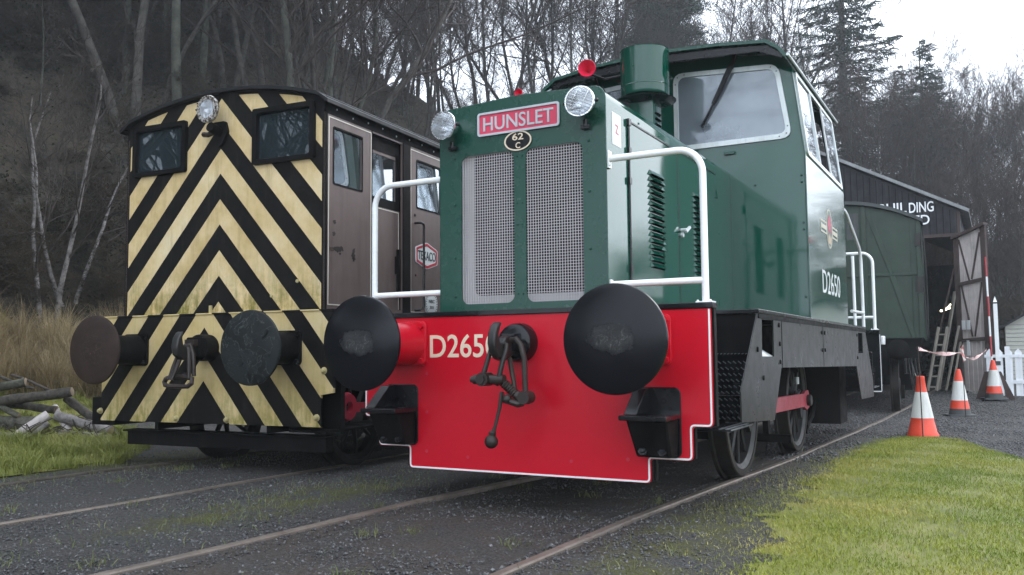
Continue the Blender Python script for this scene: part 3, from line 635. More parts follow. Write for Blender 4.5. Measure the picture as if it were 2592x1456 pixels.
def conifer(seed, H, rmax, dens=1.0, droop=.25, mat='needle'):
    rg = np.random.default_rng(seed); tr, cr_ = TB(), TB(); z = np.linspace(-.6, H, 14); wob = np.cumsum(rg.normal(0, .03, (14, 2)), 0)
    tr.tube(np.column_stack([wob, z]), np.linspace(H*.016, .02, 14), 9); Q = []
    zz = H*.10
    while zz < H*.985:
        f = zz/H; R_ = rmax*(1-f)**.75*rg.uniform(.55, 1.12)+.15; a0 = rg.uniform(0, 6)
        for k in range(int(rg.integers(4, 7))):
            if rg.random() < .12: continue
            a = a0+k*2*PI/5.5+rg.normal(0, .2); L = R_*rg.uniform(.6, 1.15); c0, s0 = math.cos(a), math.sin(a); n = 6
            t_ = np.linspace(0, 1, n+1); h = zz+L*(.10*t_-droop*t_**1.5+.12*t_**4)*1.5
            P = np.column_stack([c0*L*t_, s0*L*t_, h]); P[:, :2] += np.cumsum(rg.normal(0, .02, (n+1, 2)), 0); cr_.tube(P, np.linspace(.035+.02*(1-f), .008, n+1), 3)
            m_ = int(L*34*dens)
            u = rg.random(m_)**.75; b = np.stack([np.interp(u, t_, P[:, i]) for i in range(3)], 1)
            side_ = rg.normal(0, 1, m_)*(.10+.16*L*(1-np.abs(u-.55)))*.55; b[:, 0] += -s0*side_; b[:, 1] += c0*side_; b[:, 2] += -np.abs(side_)*.25-rg.random(m_)*.10
            l = rg.uniform(.10, .30, m_)*(1+.25*L/3); dirs = np.stack([c0+rg.normal(0, .7, m_), s0+rg.normal(0, .7, m_), rg.normal(-.35, .35, m_)], 1); dirs /= np.linalg.norm(dirs, axis=1)[:, None]
            w_ = np.cross(dirs, rg.normal(0, 1, (m_, 3))); w_ /= np.linalg.norm(w_, axis=1)[:, None]+1e-9; w_ *= (l*.20)[:, None]; e = dirs*l[:, None]
            Q.append(np.stack([b-w_*.5, b+w_*.5, b+e+w_*.35, b+e-w_*.35], 1))
        zz += rg.uniform(.24, .42)*(H/16)**.5
    cr_.quads(np.concatenate(Q)); return tr, cr_
def pine(seed, H, mat='needle2'):
    rg = np.random.default_rng(seed); tr, cr_ = TB(), TB(); z = np.linspace(-.6, H*.95, 12); wob = np.cumsum(rg.normal(0, .10, (12, 2)), 0); P0 = np.column_stack([wob, z]); tr.tube(P0, np.linspace(H*.017, .05, 12), 8); Q = []
    for k in range(26):
        f = rg.uniform(.45, 1); i = f*11; b = np.array([np.interp(i, range(12), P0[:, j]) for j in range(3)]); a = rg.uniform(0, 6.3); L = rg.uniform(1.2, 3.6)*(1.25-f*.6); n = 5
        P = [b]; d = np.array([math.cos(a), math.sin(a), rg.uniform(.1, .6)])
        for q in range(n): d = d+rg.normal(0, .18, 3); d /= np.linalg.norm(d); P.append(P[-1]+d*L/n)
        P = np.array(P); cr_.tube(P, np.linspace(.07, .015, n+1), 4)
        for q in range(2, n+1):
            for c in range(3):
                ctr = P[q]+rg.normal(0, .35, 3)*np.array([1, 1, .5]); m_ = 130; o = rg.normal(0, 1, (m_, 3))*np.array([.34, .34, .15]); s0 = ctr+o; dirs = o/(.3)+np.array([0, 0, .6])+rg.normal(0, .5, (m_, 3)); dirs /= np.linalg.norm(dirs, axis=1)[:, None]; l = rg.uniform(.07, .17, m_)
                w_ = np.cross(dirs, rg.normal(0, 1, (m_, 3))); w_ /= np.linalg.norm(w_, axis=1)[:, None]+1e-9; w_ *= (l*.3)[:, None]; e = dirs*l[:, None]; Q.append(np.stack([s0-w_*.5, s0+w_*.5, s0+e+w_*.3, s0+e-w_*.3], 1))
    cr_.quads(np.concatenate(Q)); return tr, cr_
FIR = template('fir', *conifer(5, 22, 4.4, 1.7, .26), 'bark', 'needle', 'needles', False); FIR2 = template('fir2', *conifer(9, 14, 3.4, 1.4, .2), 'bark', 'needle2', 'needles', False); PINE = template('pine', *pine(4, 15), 'bark', 'needle2', 'needles', False)
CX, CY = 2.7, -5.0
def at(azd, r): return CX+r*math.sin(R(azd)), CY+r*math.cos(R(azd))
def azpx(px): return math.degrees(YAW)+math.degrees(math.atan((px-1296)/F))
def put(tp, name, px, r, H, Ht, label, group=None, cat='tree', rz=None, az=None):
    x, y = at(azpx(px) if az is None else az, r); s = H/Ht; return plant(tp, name, (x, y, gzf(x, y)), random.uniform(0, 6.3) if rz is None else rz, s, label, group, cat)
# named trees
put(FIR, 'fir_tree', 2155, 52, 22, 22, 'tall dark fir rising above the shed roof with ragged tiered branches')
put(FIR2, 'fir_tree', 2370, 46, 10.8, 14, 'shorter blue green fir right of the tallest fir with a bent top')
put(FIR2, 'fir_tree', 2300, 52, 9.5, 14, 'fir half hidden behind the bent topped fir')
put(PINE, 'pine_tree', 1742, 50, 14.5, 15, 'broad crowned pine above the exhaust stack of the green locomotive')
put(PINE, 'pine_tree', 1660, 54, 13.5, 15, 'thin pine left of the broad crowned pine')
put(BT, 'birch_tree', 128, 17.6, 5.0, 9, 'slim birch with white bark left of the striped locomotive, leftmost white trunk', rz=.4)
put(BT, 'birch_tree', 178, 18.4, 4.3, 9, 'birch with broken white trunk nearer to the striped locomotive', rz=1.9)
# the wood on the hillside
rg = np.random.default_rng(77); cnt = 0; placed = []
GL = {'hill': 'bare tree in the dark wood covering the hillside behind the striped locomotive', 'crest': 'bare tree on the crest of the hill with sky between the trunks', 'right': 'bare tree in the greyish wood behind the shed and fir trees'}
def try_tree(az, r, H, zone, tp=None, mind=1.2):
    global cnt
    x, y = at(az, r)
    if any((x-a)**2+(y-b)**2 < mind*mind for a, b in placed): return False
    placed.append((x, y)); tp = tp or TP[int(rg.integers(0, 6))]
    plant(tp, 'bare_tree', (x, y, gzf(x, y)), rg.uniform(0, 6.3), H/15.0, GL[zone], {'hill': 'bare trees on the dark hillside', 'crest': 'bare trees along the hill crest', 'right': 'bare trees behind the shed'}[zone]); cnt += 1; return True
n = 0
while n < 112:
    az, r = rg.uniform(-60, -40), rg.uniform(25, 51)
    if az < -53 and r < 33: continue
    n += try_tree(az, r, rg.uniform(9, 16), 'hill')
n = 0
while n < 44: n += try_tree(rg.uniform(-60, -26), rg.uniform(26, 50), rg.uniform(3.5, 7), 'hill', TP[3], 1.0)
n = 0
while n < 32: n += try_tree(rg.uniform(-42, -21), rg.uniform(50, 57), rg.uniform(13, 17), 'crest', mind=1.3)
n = 0
while n < 5: n += try_tree(rg.uniform(-40, -30), rg.uniform(36, 46), rg.uniform(8, 11), 'crest')
def top_tree(a0, a1, r0, r1, e0, e1, tp=None):
    az, r = rg.uniform(a0, a1), rg.uniform(r0, r1); x, y = at(az, r); H = math.tan(R(rg.uniform(e0, e1)))*r+1-gzf(x, y)
    return try_tree(az, r, max(4, H), 'right', tp, mind=.7)
n = 0
while n < 22: n += top_tree(-22, -9, 48, 60, 17, 23)
n = 0
while n < 46: n += top_tree(-9, 3, 42, 60, 12.5, 16)
n = 0
while n < 34: n += top_tree(-8, 3, 35, 44, 8.5, 12, TP[3])
# scrub and brambles on the slopes: one tangled mass
rg = np.random.default_rng(5)
mv = BUSH[1]; co = np.empty(len(mv.vertices)*3); mv.vertices.foreach_get('co', co); co = co.reshape(-1, 3); fi = np.empty(len(mv.polygons)*4, dtype=np.int32); mv.loops.foreach_get('vertex_index', fi); fi = fi.reshape(-1, 4)
VV, FF, off = [], [], 0
def addbush(x, y, s):
    global off
    a = rg.uniform(0, 6.3); c0, s0 = math.cos(a), math.sin(a); P = co*np.array([s*rg.uniform(.9, 1.5), s*rg.uniform(.9, 1.5), s*rg.uniform(.5, .9)]); VV.append(np.column_stack([P[:, 0]*c0-P[:, 1]*s0+x, P[:, 0]*s0+P[:, 1]*c0+y, P[:, 2]+gzf(x, y)])); FF.append(fi+off); off += len(co)
for k in range(165):
    z_ = rg.random()
    if z_ < .58: az, r = rg.uniform(-64, -42), 17.5+24*rg.random()**1.4
    elif z_ < .80: az, r = rg.uniform(-42, -24), rg.uniform(27, 53)
    else: az, r = rg.uniform(-12, 4), rg.uniform(34, 48)
    if -60 < az < -53 and r < 27: continue
    addbush(*at(az, r), rg.uniform(.28, .55))
for k in range(70):
    addbush(*at(rg.uniform(-64, -40), rg.uniform(17.2, 34)), rg.uniform(.10, .22))
raw_mesh('hillside_scrub', np.concatenate(VV), np.concatenate(FF), M['scrub'], smooth=True, kind='stuff')
# evergreen ground cover of small leaves
def leafcover(n, zones, s0, s1, hmax):
    Qs = []
    for (a0, a1, r0, r1, w_) in zones:
        m_ = int(n*w_); nc = max(8, m_//260); ca = rg.uniform(a0, a1, nc); cr2 = rg.uniform(r0, r1, nc); k = rg.integers(0, nc, m_); x0 = CX+cr2*np.sin(np.radians(ca)); y0 = CY+cr2*np.cos(np.radians(ca)); S = rg.uniform(.4, 1.3, nc)
        x = x0[k]+rg.normal(0, 1, m_)*S[k]; y = y0[k]+rg.normal(0, 1, m_)*S[k]; z = gz(x, y)+np.abs(rg.normal(0, 1, m_))*hmax*S[k]*np.exp(-((x-x0[k])**2+(y-y0[k])**2)/(2*S[k]**2))
        s = rg.uniform(s0, s1, m_); d = rg.normal(0, 1, (m_, 3)); d /= np.linalg.norm(d, axis=1)[:, None]; e = np.cross(d, rg.normal(0, 1, (m_, 3))); e /= np.linalg.norm(e, axis=1)[:, None]; c = np.stack([x, y, z], 1); d *= s[:, None]; e *= s[:, None]*.6
        Qs.append(np.stack([c-d, c-e, c+d, c+e], 1))
    Q = np.concatenate(Qs); return Q.reshape(-1, 3), np.arange(len(Q)*4).reshape(-1, 4)
V, Fc = leafcover(70000, [(-66, -42, 18, 46, .5), (-42, -22, 26, 50, .18), (-9, 5, 30, 46, .32)], .02, .055, .9)
raw_mesh('evergreen_undergrowth', V, Fc, M['ivy'], kind='stuff')
# far wood behind the viewer, seen in the paint and the windows
rg2 = np.random.default_rng(3); lowt = [bare_tree(100+i, 13, .20, kids=(13, 6, 4), maxl=3, wob=.12) for i in range(3)]; o = 0; VV, FF = [], []
for k in range(100):
    az = rg2.uniform(226, 286) if k < 40 else rg2.uniform(4, 19); r = rg2.uniform(15, 26) if k < 40 else rg2.uniform(42, 60); x, y = at(az, r); s = rg2.uniform(.9, 1.25) if k < 40 else rg2.uniform(.26, .38)
    for tb in lowt[k % 3]:
        a, f = tb.data(); th = rg2.uniform(0, 6.3) if tb is lowt[k % 3][0] else th; c0, s0 = math.cos(th), math.sin(th)
        VV.append(np.column_stack([(a[:, 0]*c0-a[:, 1]*s0)*s*1.2+x, (a[:, 0]*s0+a[:, 1]*c0)*s*1.2+y, a[:, 2]*s+gzf(x, y)])); FF.append(f+o); o += len(a)
raw_mesh('distant_wood', np.concatenate(VV), np.concatenate(FF), M['twig'], smooth=True, kind='stuff')

# ------------------------------------------------------------------ shared loco pieces
def wheel(name, x, y, z, r, side, parent, spokes=11, boss='wheel', matw='wheel'):
    s = side; t_ = MB(); ax = (s, 0, 0); o = (x, y, z)
    t_.lathe([(r-.055, -.075), (r+.028, -.075), (r+.026, -.050), (r, -.044), (r-.004, .055), (r-.012, .064), (r-.055, .066)], o, ax, 48, closed=True)
    wob = t_.build(name, 'tyre', parent)
    b = MB(); b.lathe([(r-.105, -.03), (r-.052, -.04), (r-.052, .056), (r-.062, .060), (r-.10, .035)], o, ax, 48, closed=True)
    b.build('rim', matw, wob)
    b = MB()
    for k in range(spokes):
        a = 2*PI*k/spokes+.2; dy, dz = math.cos(a), math.sin(a)
        b.tube([(x+s*.012, y+dy*.08, z+dz*.08), (x+s*.004, y+dy*(r-.08), z+dz*(r-.08))], [.026, .017], 6)
    b.build('spokes', matw, wob)
    b = MB(); b.lathe([(0, -.05), (.105, -.05), (.105, .05), (.085, .07), (.04, .075), (0, .078)], o, ax, 24); b.build('hub', boss, wob)
    return wob
def buffer(x, y0, y1, z, Rh, parent, stockmat, headmat_, rstock=.135, ram=.085, flange=.15, hub='black', bolts=True):
    """buffer pointing to -y: beam face at y0, face at y1"""
    b = MB(); b.prism(rr(x-flange, x+flange, z-flange, z+flange, .035), 0, -.028, FY(y0))
    b.lathe([(0, 0), (rstock*1.08, 0), (rstock*1.03, .12), (rstock, .30), (rstock*.93, .345), (0, .345)], (x, y0, z), (0, -1, 0), 40)
    st = b.build('buffer_stock', stockmat, parent, bevel=.004)
    if bolts:
        b = MB()
        for i in (-1, 1):
            for j in (-1, 1):
                px, pz = x+i*(flange-.03), z+j*(flange-.03)
                b.lathe([(0, .05), (.02, .05), (.022, .028)], (px, y0, pz), (0, -1, 0), 6)
        b.build('bolt', stockmat, st)
    b = MB(); b.cyl((x, y0-.30, z), (x, y1+.03, z), ram, 28); b.build('ram', hub, st)
    b = MB(); prof = [(0, 0), (Rh*.25, .002), (Rh*.5, .007), (Rh*.75, .015), (Rh*.93, .024), (Rh*.985, .030), (Rh, .038), (Rh, .05), (Rh*.96, .055), (Rh*.5, .075), (ram, .09), (0, .09)]
    b.lathe(prof, (0, 0, 0), (0, 1, 0), 72)
    h = b.build('buffer_head', headmat_, parent, smooth=40); h.location = (x, y1, z); return h
def glyph(parent, name, s, o, xa, W, H, mat, th=.004, **k):
    return link(name, text_mesh(name, s, W, H, th, basis(o, xa, (0, 0, 1)), **k), mat, parent)

# ------------------------------------------------------------------ green locomotive
G = thing('diesel_locomotive', 'dark green diesel shunting locomotive with red front buffer beam and white handrails', 'locomotive')
XB, ZB = .608, 1.262
# bonnet shell and front plate with two grille openings
outer = [(-XB, ZB), (-XB, 2.56)]+[(-XB+.075-.075*math.cos(R(a)), 2.56+.078*math.sin(R(a))) for a in (20, 40, 60, 80)]+[(0, 2.662)]+[(XB-.075+.075*math.cos(R(a)), 2.56+.078*math.sin(R(a))) for a in (80, 60, 40, 20)]+[(XB, 2.56), (XB, ZB)]
th = .006; mb = MB(); n = len(outer); inner = [(x*(1-.012), z-(.006 if z > 2 else 0)) for x, z in outer]
for y in (.012, 2.95):
    for x, z in outer: mb.v.append((x, y, z))
for i in range(n-1): mb.f.append((i, i+1, n+i+1, n+i))
mb.build('bonnet', 'green', G, smooth=30)
holes = [rr(-.442, -.037, 1.305, 2.305, .055), rr(.050, .455, 1.305, 2.305, .055)]
plateY('bonnet_front', [outer]+holes, .002, .012, 'green_dull', G)
mb = MB()                                  # angle trim round the front opening and rivets
pts = [(x*1.004, .008, z+(.003 if z > 2 else 0)) for x, z in outer]; mb.tube(pts, .006, 6)
mb.bar((-XB, -.002, ZB+.008), (XB, -.002, ZB+.008), .014, .018); mb.build('front_edge_bead', 'green_dull', G)
mb = MB()
for x in (-.49, .50):
    for z in (1.36, 1.62, 1.98, 2.30): mb.sphere((x, -.001, z), .009, 8)
for z in (1.36, 1.81, 1.95, 2.26): mb.sphere((-.012, -.001, z), .006, 6); mb.sphere((.025, -.001, z), .006, 6)
for z in np.arange(1.33, 2.6, .045): mb.sphere((-XB-.001, .012, float(z)), .006, 6)
mb.build('rivet', 'green_dull', G)
def in_rr(x, z, h, r=.055):
    x0, x1, z0, z1 = h; dx = max(x0+r-x, 0, x-(x1-r)); dz = max(z0+r-z, 0, z-(z1-r)); return dx*dx+dz*dz <= r*r and x0 <= x <= x1 and z0 <= z <= z1
for h in ((-.448, -.031, 1.299, 2.311), (.044, .461, 1.299, 2.311)):
    g = MB(); st = .0187; wd = .0037
    nxk = int((h[1]-h[0])/st); nzk = int((h[3]-h[2])/st)
    for i in range(1, nxk+1):
        x = h[0]+i*st-.004; zs = [z for z in np.linspace(h[2], h[3], 120) if in_rr(x, z, h)]
        if zs: g.box(x-wd/2, x+wd/2, .0125, .0165, zs[0], zs[-1])
    for j in range(1, nzk+1):
        z = h[2]+j*st-.006; xs = [x for x in np.linspace(h[0], h[1], 120) if in_rr(x, z, h)]
        if xs: g.box(xs[0], xs[-1], .0135, .0175, z-wd/2, z+wd/2)
    g.build('radiator_grille', 'gauze', G, smooth=0)
mb = MB(); mb.box(-.58, .58, .055, .058, 1.28, 2.56); rs = mb.build('radiator_shroud', 'paleinside', G)
mb = MB(); mb.prism(rr(-.365, .60, 1.362, 2.5, .05), 0, .006, FY(.046)); mb.build('radiator_core', 'coreblack', rs)
mb = MB(); mb.box(-.60, -.585, .014, .5, 1.27, 2.56).box(.585, .60, .014, .5, 1.27, 2.56).box(-.58, .58, .014, .054, 1.268, 1.275); mb.build('inner_lining', 'paleinside', rs)
# side doors: proud sheets with dark seams, hinge line, louvres
def side(sgn):
    X = sgn*XB; fx = lambda y0, y1: None
    for (y0, y1, ztop) in ((.405, 1.395, 2.49), (1.425, 2.42, 2.50)):
        mb = MB(); mb.prism(rr(y0, y1, 1.33, ztop, .01), 0, sgn*.0035, FX(X)); d = mb.build('side_door', 'green', G)
        mb = MB(); ly0 = y0+.375 if y0 < 1 else y0+.355
        for k in range(16):
            z = 1.565+k*.0432
            prof = [(ly0, z), (ly0+.29, z), (ly0+.29, z+.006), (ly0+.28, z+.026), (ly0+.01, z+.026), (ly0, z+.006)]
            a = [(X+sgn*.0035, ly0, z+.034), (X+sgn*.0035, ly0+.29, z+.034), (X+sgn*.026, ly0+.28, z+.004), (X+sgn*.026, ly0+.01, z+.004), (X+sgn*.0035, ly0, z), (X+sgn*.0035, ly0+.29, z)]
            mb.add(a, [(0, 1, 2, 3), (0, 3, 4), (1, 5, 2)])
        mb.build('louvres', 'green', d, smooth=0)
        mb = MB()
        for k in range(16):
            z = 1.565+k*.0432; mb.box(*sorted((X+sgn*.0036, X+sgn*.0056)), ly0+.012, ly0+.278, z-.004, z+.008)
        mb.build('louvre_slots', 'dark_inside', d, smooth=0)
    mb = MB(); mb.cyl((X+sgn*.006, .393, 1.35), (X+sgn*.006, .393, 2.50), .0085, 8)
    for z in (1.36, 1.52, 2.10, 2.30, 2.49): mb.box(*sorted((X, X+sgn*.018)), .372, .414, z-.022, z+.022)
    mb.box(*sorted((X, X+sgn*.006)), .40, 2.45, 2.497, 2.508); mb.box(*sorted((X, X+sgn*.003)), 1.398, 1.422, 1.30, 2.50)
    mb.build('door_hinge', 'black', G)
    mb = MB(); mb.cyl((X, 1.47, 1.90), (X+sgn*.045, 1.47, 1.90), .016, 12); mb.bar((X+sgn*.045, 1.45, 1.885), (X+sgn*.05, 1.53, 1.93), .018)
    mb.cyl((X, 1.47, 1.865), (X+sgn*.02, 1.47, 1.865), .02, 10); mb.build('door_handle', 'alu', G)
    mb = MB(); mb.box(*sorted((X, X+sgn*.016)), 2.45, 2.485, 2.30, 2.37); mb.box(*sorted((X, X+sgn*.014)), 2.45, 2.485, 1.36, 1.42)
    for y, z in ((.6, 2.53), (1.0, 2.53), (1.5, 2.535), (2.0, 2.54), (2.5, 2.0), (2.56, 2.0)): mb.sphere((X, y, z), .008, 6)
    mb.build('small_hinge', 'green', G)
side(1); side(-1)
mb = MB(); mb.prism(rr(.118, .268, 2.292, 2.502, .006), 0, .0018, FX(XB)); st = mb.build('notice_sticker', 'sticker', G, label='white notice sticker with a small red zigzag mark')
mb = MB(); mb.bar((XB+.0022, .175, 2.425), (XB+.0022, .215, 2.420), .0015, .010, (0, 0, 1)); mb.bar((XB+.0022, .213, 2.42), (XB+.0022, .182, 2.375), .0015, .009, (0, 1, 0)); mb.bar((XB+.0022, .178, 2.375), (XB+.0022, .225, 2.37), .0015, .008)
mb.build('red_mark', 'signred', st)
# name plate
mb = MB(); mb.prism(rr(-.302, .302, 2.423, 2.578, .018), 0, -.008, FY(.002)); npz = mb.build('name_plate', 'plate_red', G, bevel=.002, label='red rectangular name plate with raised grey letters')
plateY('plate_border', [rr(-.304, .304, 2.421, 2.580, .02), rr(-.290, .290, 2.435, 2.566, .012)], -.014, -.004, 'plate_grey', npz)
glyph(npz, 'lettering', 'HUNSLET', (0, -.006, 2.500), (1, 0, 0), .52, .094, 'plate_grey', .005, offset=.008)
mb = MB(); E_ = [(.101*math.cos(R(a)), 2.361+.066*math.sin(R(a))) for a in range(0, 360, 10)]; mb.prism(E_, 0, -.008, FY(.002)); ov = mb.build('shed_plate', 'black', G, label='black oval plate reading 62 C with a white rim')
plateY('plate_rim', [E_, [((x)*.90, 2.361+(z-2.361)*.87) for x, z in E_]], -.010, -.006, 'cream', ov)
glyph(ov, 'lettering', '62', (0, -.006, 2.388), (1, 0, 0), .082, .045, 'cream', .003, offset=.012); glyph(ov, 'lettering', 'C', (0, -.006, 2.330), (1, 0, 0), .034, .040, 'cream', .003, offset=.012)
# headlamps
def headlamp(x, z, d, r=.098):
    o = (x, .004, z); ax = Vector(d).normalized(); b = MB(); c = Vector(o)+ax*.03
    b.lathe([(0, -.02), (.05, -.01), (r*.86, .055), (r*.98, .085), (r, .10), (r*.97, .108), (r*.9, .108), (r*.9, .095)], c, ax, 40)
    h = b.build('headlamp', 'chrome', G)
    b = MB(); b.lathe([(r*.9, .10), (r*.7, .07), (r*.4, .045), (r*.12, .035), (0, .035)], c, ax, 32); b.build('reflector', 'reflector', h)
    b = MB(); b.lathe([(r*.92, .103), (r*.6, .112), (r*.3, .117), (0, .119)], c, ax, 32); b.build('lens', 'glass_lens', h)
    b = MB(); a_ = ax.cross(Vector((0, 0, 1))).normalized(); u_ = a_.cross(ax)
    ca, sa = math.cos(.45), math.sin(.45); A_ = a_*ca+u_*sa; B_ = u_*ca-a_*sa
    for k in range(-4, 5):
        q = k*r*.2; L = math.sqrt(max(0, (r*.95)**2-q*q)); b.tube([c+ax*.119+B_*q-A_*L, c+ax*.130+B_*q, c+ax*.119+B_*q+A_*L], .0016, 5)
    for k in (-1, 1):
        q = k*r*.35; L = math.sqrt((r*.95)**2-q*q); b.tube([c+ax*.118+A_*q-B_*L, c+ax*.128+A_*q, c+ax*.118+A_*q+B_*L], .0016, 5)
    b.build('wire_guard', 'chrome', h)
    b = MB(); b.cyl(c-Vector((0, 0, r*.95)), c-Vector((0, 0, r*1.35)), .014, 10); b.box(x-.03, x+.03, -.03, .01, z-r*1.5, z-r*1.25); b.sphere(c+ax*.08+a_*r*1.06, .013, 8); b.sphere(c+ax*.08-a_*r*1.06, .013, 8)
    b.build('bracket', 'black', h)
headlamp(-.494, 2.500, (-.05, -1, 0)); headlamp(.487, 2.520, (.08, -1, 0))
# front buffer plate with white outline
def mirror(p): return p+[(-x, z) for x, z in reversed(p)]
W1, W2, W3, Z1, Z2, Z3, ZT = 1.245, 1.122, .864, .546, .350, .208, 1.226
half = [(W3, Z3), (W3, Z2), (W2, Z2), (W2, Z1), (W1, Z1), (W1, ZT)]
def rounded_half(off):
    raw = [(W3-off, Z3+off), (W3-off, Z2+off), (W2-off, Z2+off), (W2-off, Z1+off), (W1-off, Z1+off), (W1-off, ZT+1)]
    full = [(-x, z) for x, z in reversed(raw)]+raw
    return full
def roundpath(pts, r, n=5):
    o = [Vector(pts[0])]
    for i in range(1, len(pts)-1):
        a, b, c = Vector(pts[i-1]), Vector(pts[i]), Vector(pts[i+1]); p = b+(a-b).normalized()*r; q = b+(c-b).normalized()*r
        for k in range(n+1):
            tt = k/n; o.append((1-tt)**2*p+2*tt*(1-tt)*b+tt*tt*q)
    o.append(Vector(pts[-1])); return o
outl = roundpath([(x, z) for x, z in rounded_half(0)], .028); outl[0].y = ZT; outl[-1].y = ZT
plateY('buffer_beam', [[tuple(p) for p in outl]], -.001, .022, 'red', G, label='glossy red buffer beam with stepped lower corners and white edging')
beam = LAST
mid = roundpath([(x, z) for x, z in rounded_half(.016)], .026); mid[0].y = ZT-.004; mid[-1].y = ZT-.004
inn = roundpath([(x, z) for x, z in rounded_half(.009)], .026)
def ribbon(path, wd, y):
    L, Rr = [], []
    for i, p in enumerate(path):
        a = path[max(0, i-1)]; b = path[min(len(path)-1, i+1)]; d = (b-a).normalized(); nrm = Vector((-d.y, d.x)); L.append(p+nrm*wd/2); Rr.append(p-nrm*wd/2)
    poly = [tuple(q) for q in L]+[tuple(q) for q in reversed(Rr)]; return poly
mid2 = roundpath([(x, z) for x, z in rounded_half(.008)], .024); mid2[0].y = mid2[-1].y = ZT-.002
plateY('white_edging', [ribbon(mid2, .0105, 0)], -.004, .004, 'white', beam)
mb = MB()
for x, z in [(-.723, .846), (-.723, .587), (-.726, .325), (.722, .34), (.69, .60), (-.40, .30), (.35, .31)]: mb.lathe([(0, .0015), (.011, .0015), (.011, -.004)], (x, -.001, z), (0, -1, 0), 14)
mb.build('bolt_holes', 'signred', beam)
glyph(beam, 'running_number', 'D2650', (-.430, -.0015, 1.030), (1, 0, 0), .53, .155, 'cream', .003, offset=.010)
# footplate and frames
mb = MB(); mb.box(-1.262, 1.262, -.012, .085, 1.228, 1.262); mb.box(-.70, .70, .085, .90, 1.228, 1.258); mb.box(-1.31, 1.31, .90, 6.25, 1.230, 1.258)
mb.box(-.9, .9, 6.25, 8.1, 1.228, 1.256); mb.box(-1.262, 1.262, 8.06, 8.17, 1.226, 1.262)
mb.build('footplate', 'black', G, bevel=.004)
plateY('added_beam_backing', [[tuple(p) for p in outl]], .0225, .026, 'blackdull', beam)  # unseen plate, added to keep the beam's red from reflecting in the step treads
mb = MB(); mb.box(1.236, 1.258, .027, .075, .55, 1.227); mb.box(-1.258, -1.236, .027, .075, .55, 1.227); mb.box(1.114, 1.132, .023, .06, .36, .545); mb.box(-1.132, -1.114, .023, .06, .36, .545)
mb.box(.872, .89, .023, .06, .22, .345); mb.box(-.89, -.872, .023, .06, .22, .345)
mb.build('beam_stiffener', 'blackdull', G)
mb = MB(); mb.box(.60, .63, .023, 8.1, .40, 1.226); mb.box(-.63, -.60, .023, 8.1, .40, 1.226); mb.box(-.6, .6, .3, 7.8, .62, .70); mb.box(-.6, .6, 1.2, 1.3, .35, 1.2); mb.box(.63, 1.28, .92, .94, .60, 1.226); mb.box(-1.28, -.63, .92, .94, .60, 1.226)
mb.box(.63, 1.1, 5.5, 6.0, .16, .9); mb.box(-1.1, -.63, 5.5, 6.0, .16, .9); mb.box(-.5, .5, 3.0, 5.2, .25, .62)
mb.build('frames', 'blackdull', G)
# steps
def steps(sgn, ya, yb, back=False):
    mb = MB(); x0, x1 = 1.06, 1.10
    X0, X1 = sorted((sgn*x0, sgn*x1))
    f = -1 if not back else 1; yr = yb-.02 if not back else ya+.02; A = lambda a, b: sorted((a, b))
    mb.box(*sorted((sgn*.66, sgn*1.288)), *A(yr, yr+.015), .690, .950); mb.box(*sorted((sgn*.66, sgn*1.288)), *A(yr+f*.012, yr-f*.10), .951, .960); mb.box(*sorted((sgn*.66, sgn*1.288)), *A(yr+f*.10, yr+f*.115), .520, .680)
    mb.box(*sorted((sgn*.66, sgn*1.288)), *A(yr+f*.112, yr), .681, .689); mb.box(*sorted((sgn*.88, sgn*1.285)), *A(yr+f*.10, yr+f*.66), .505, .516)
    s_ = mb.build('step', 'black', G)
    mb = MB()
    for i in range(17):
        for j in range(10):
            x = .72+i*.034+(.017 if j % 2 else 0); z = .545+j*.040
            if .665 < z < .70 or x > 1.27: continue
            y = yr+f*.002 if z > .69 else yr+f*.117; mb.bar((sgn*(x-.010), y, z+.008), (sgn*(x+.010), y, z-.008), .004, .006)
    for i in range(24): x = .72+i*.0238; mb.bar((sgn*x, yr+f*.014, .9605), (sgn*(x+.012), yr+f*.014, .9645), .006, .005); mb.bar((sgn*x, yr+f*.114, .690), (sgn*(x+.012), yr+f*.114, .692), .005, .004)
    for i in range(22): y = min(yr+f*.12, yr+f*.65)+i*.024; mb.bar((sgn*1.286, y, .508), (sgn*1.286, y+.014, .514), .006, .006); mb.bar((sgn*1.25, y, .5175), (sgn*1.262, y+.012, .5175), .006, .004); mb.bar((sgn*1.22, y, .5175), (sgn*1.208, y+.012, .5175), .006, .004)
    mb.build('checker_pattern', 'tread', s_, smooth=0)
steps(1, .10, .90); steps(-1, .10, .90); steps(1, 6.9, 7.95, True); steps(-1, 6.9, 7.95, True)
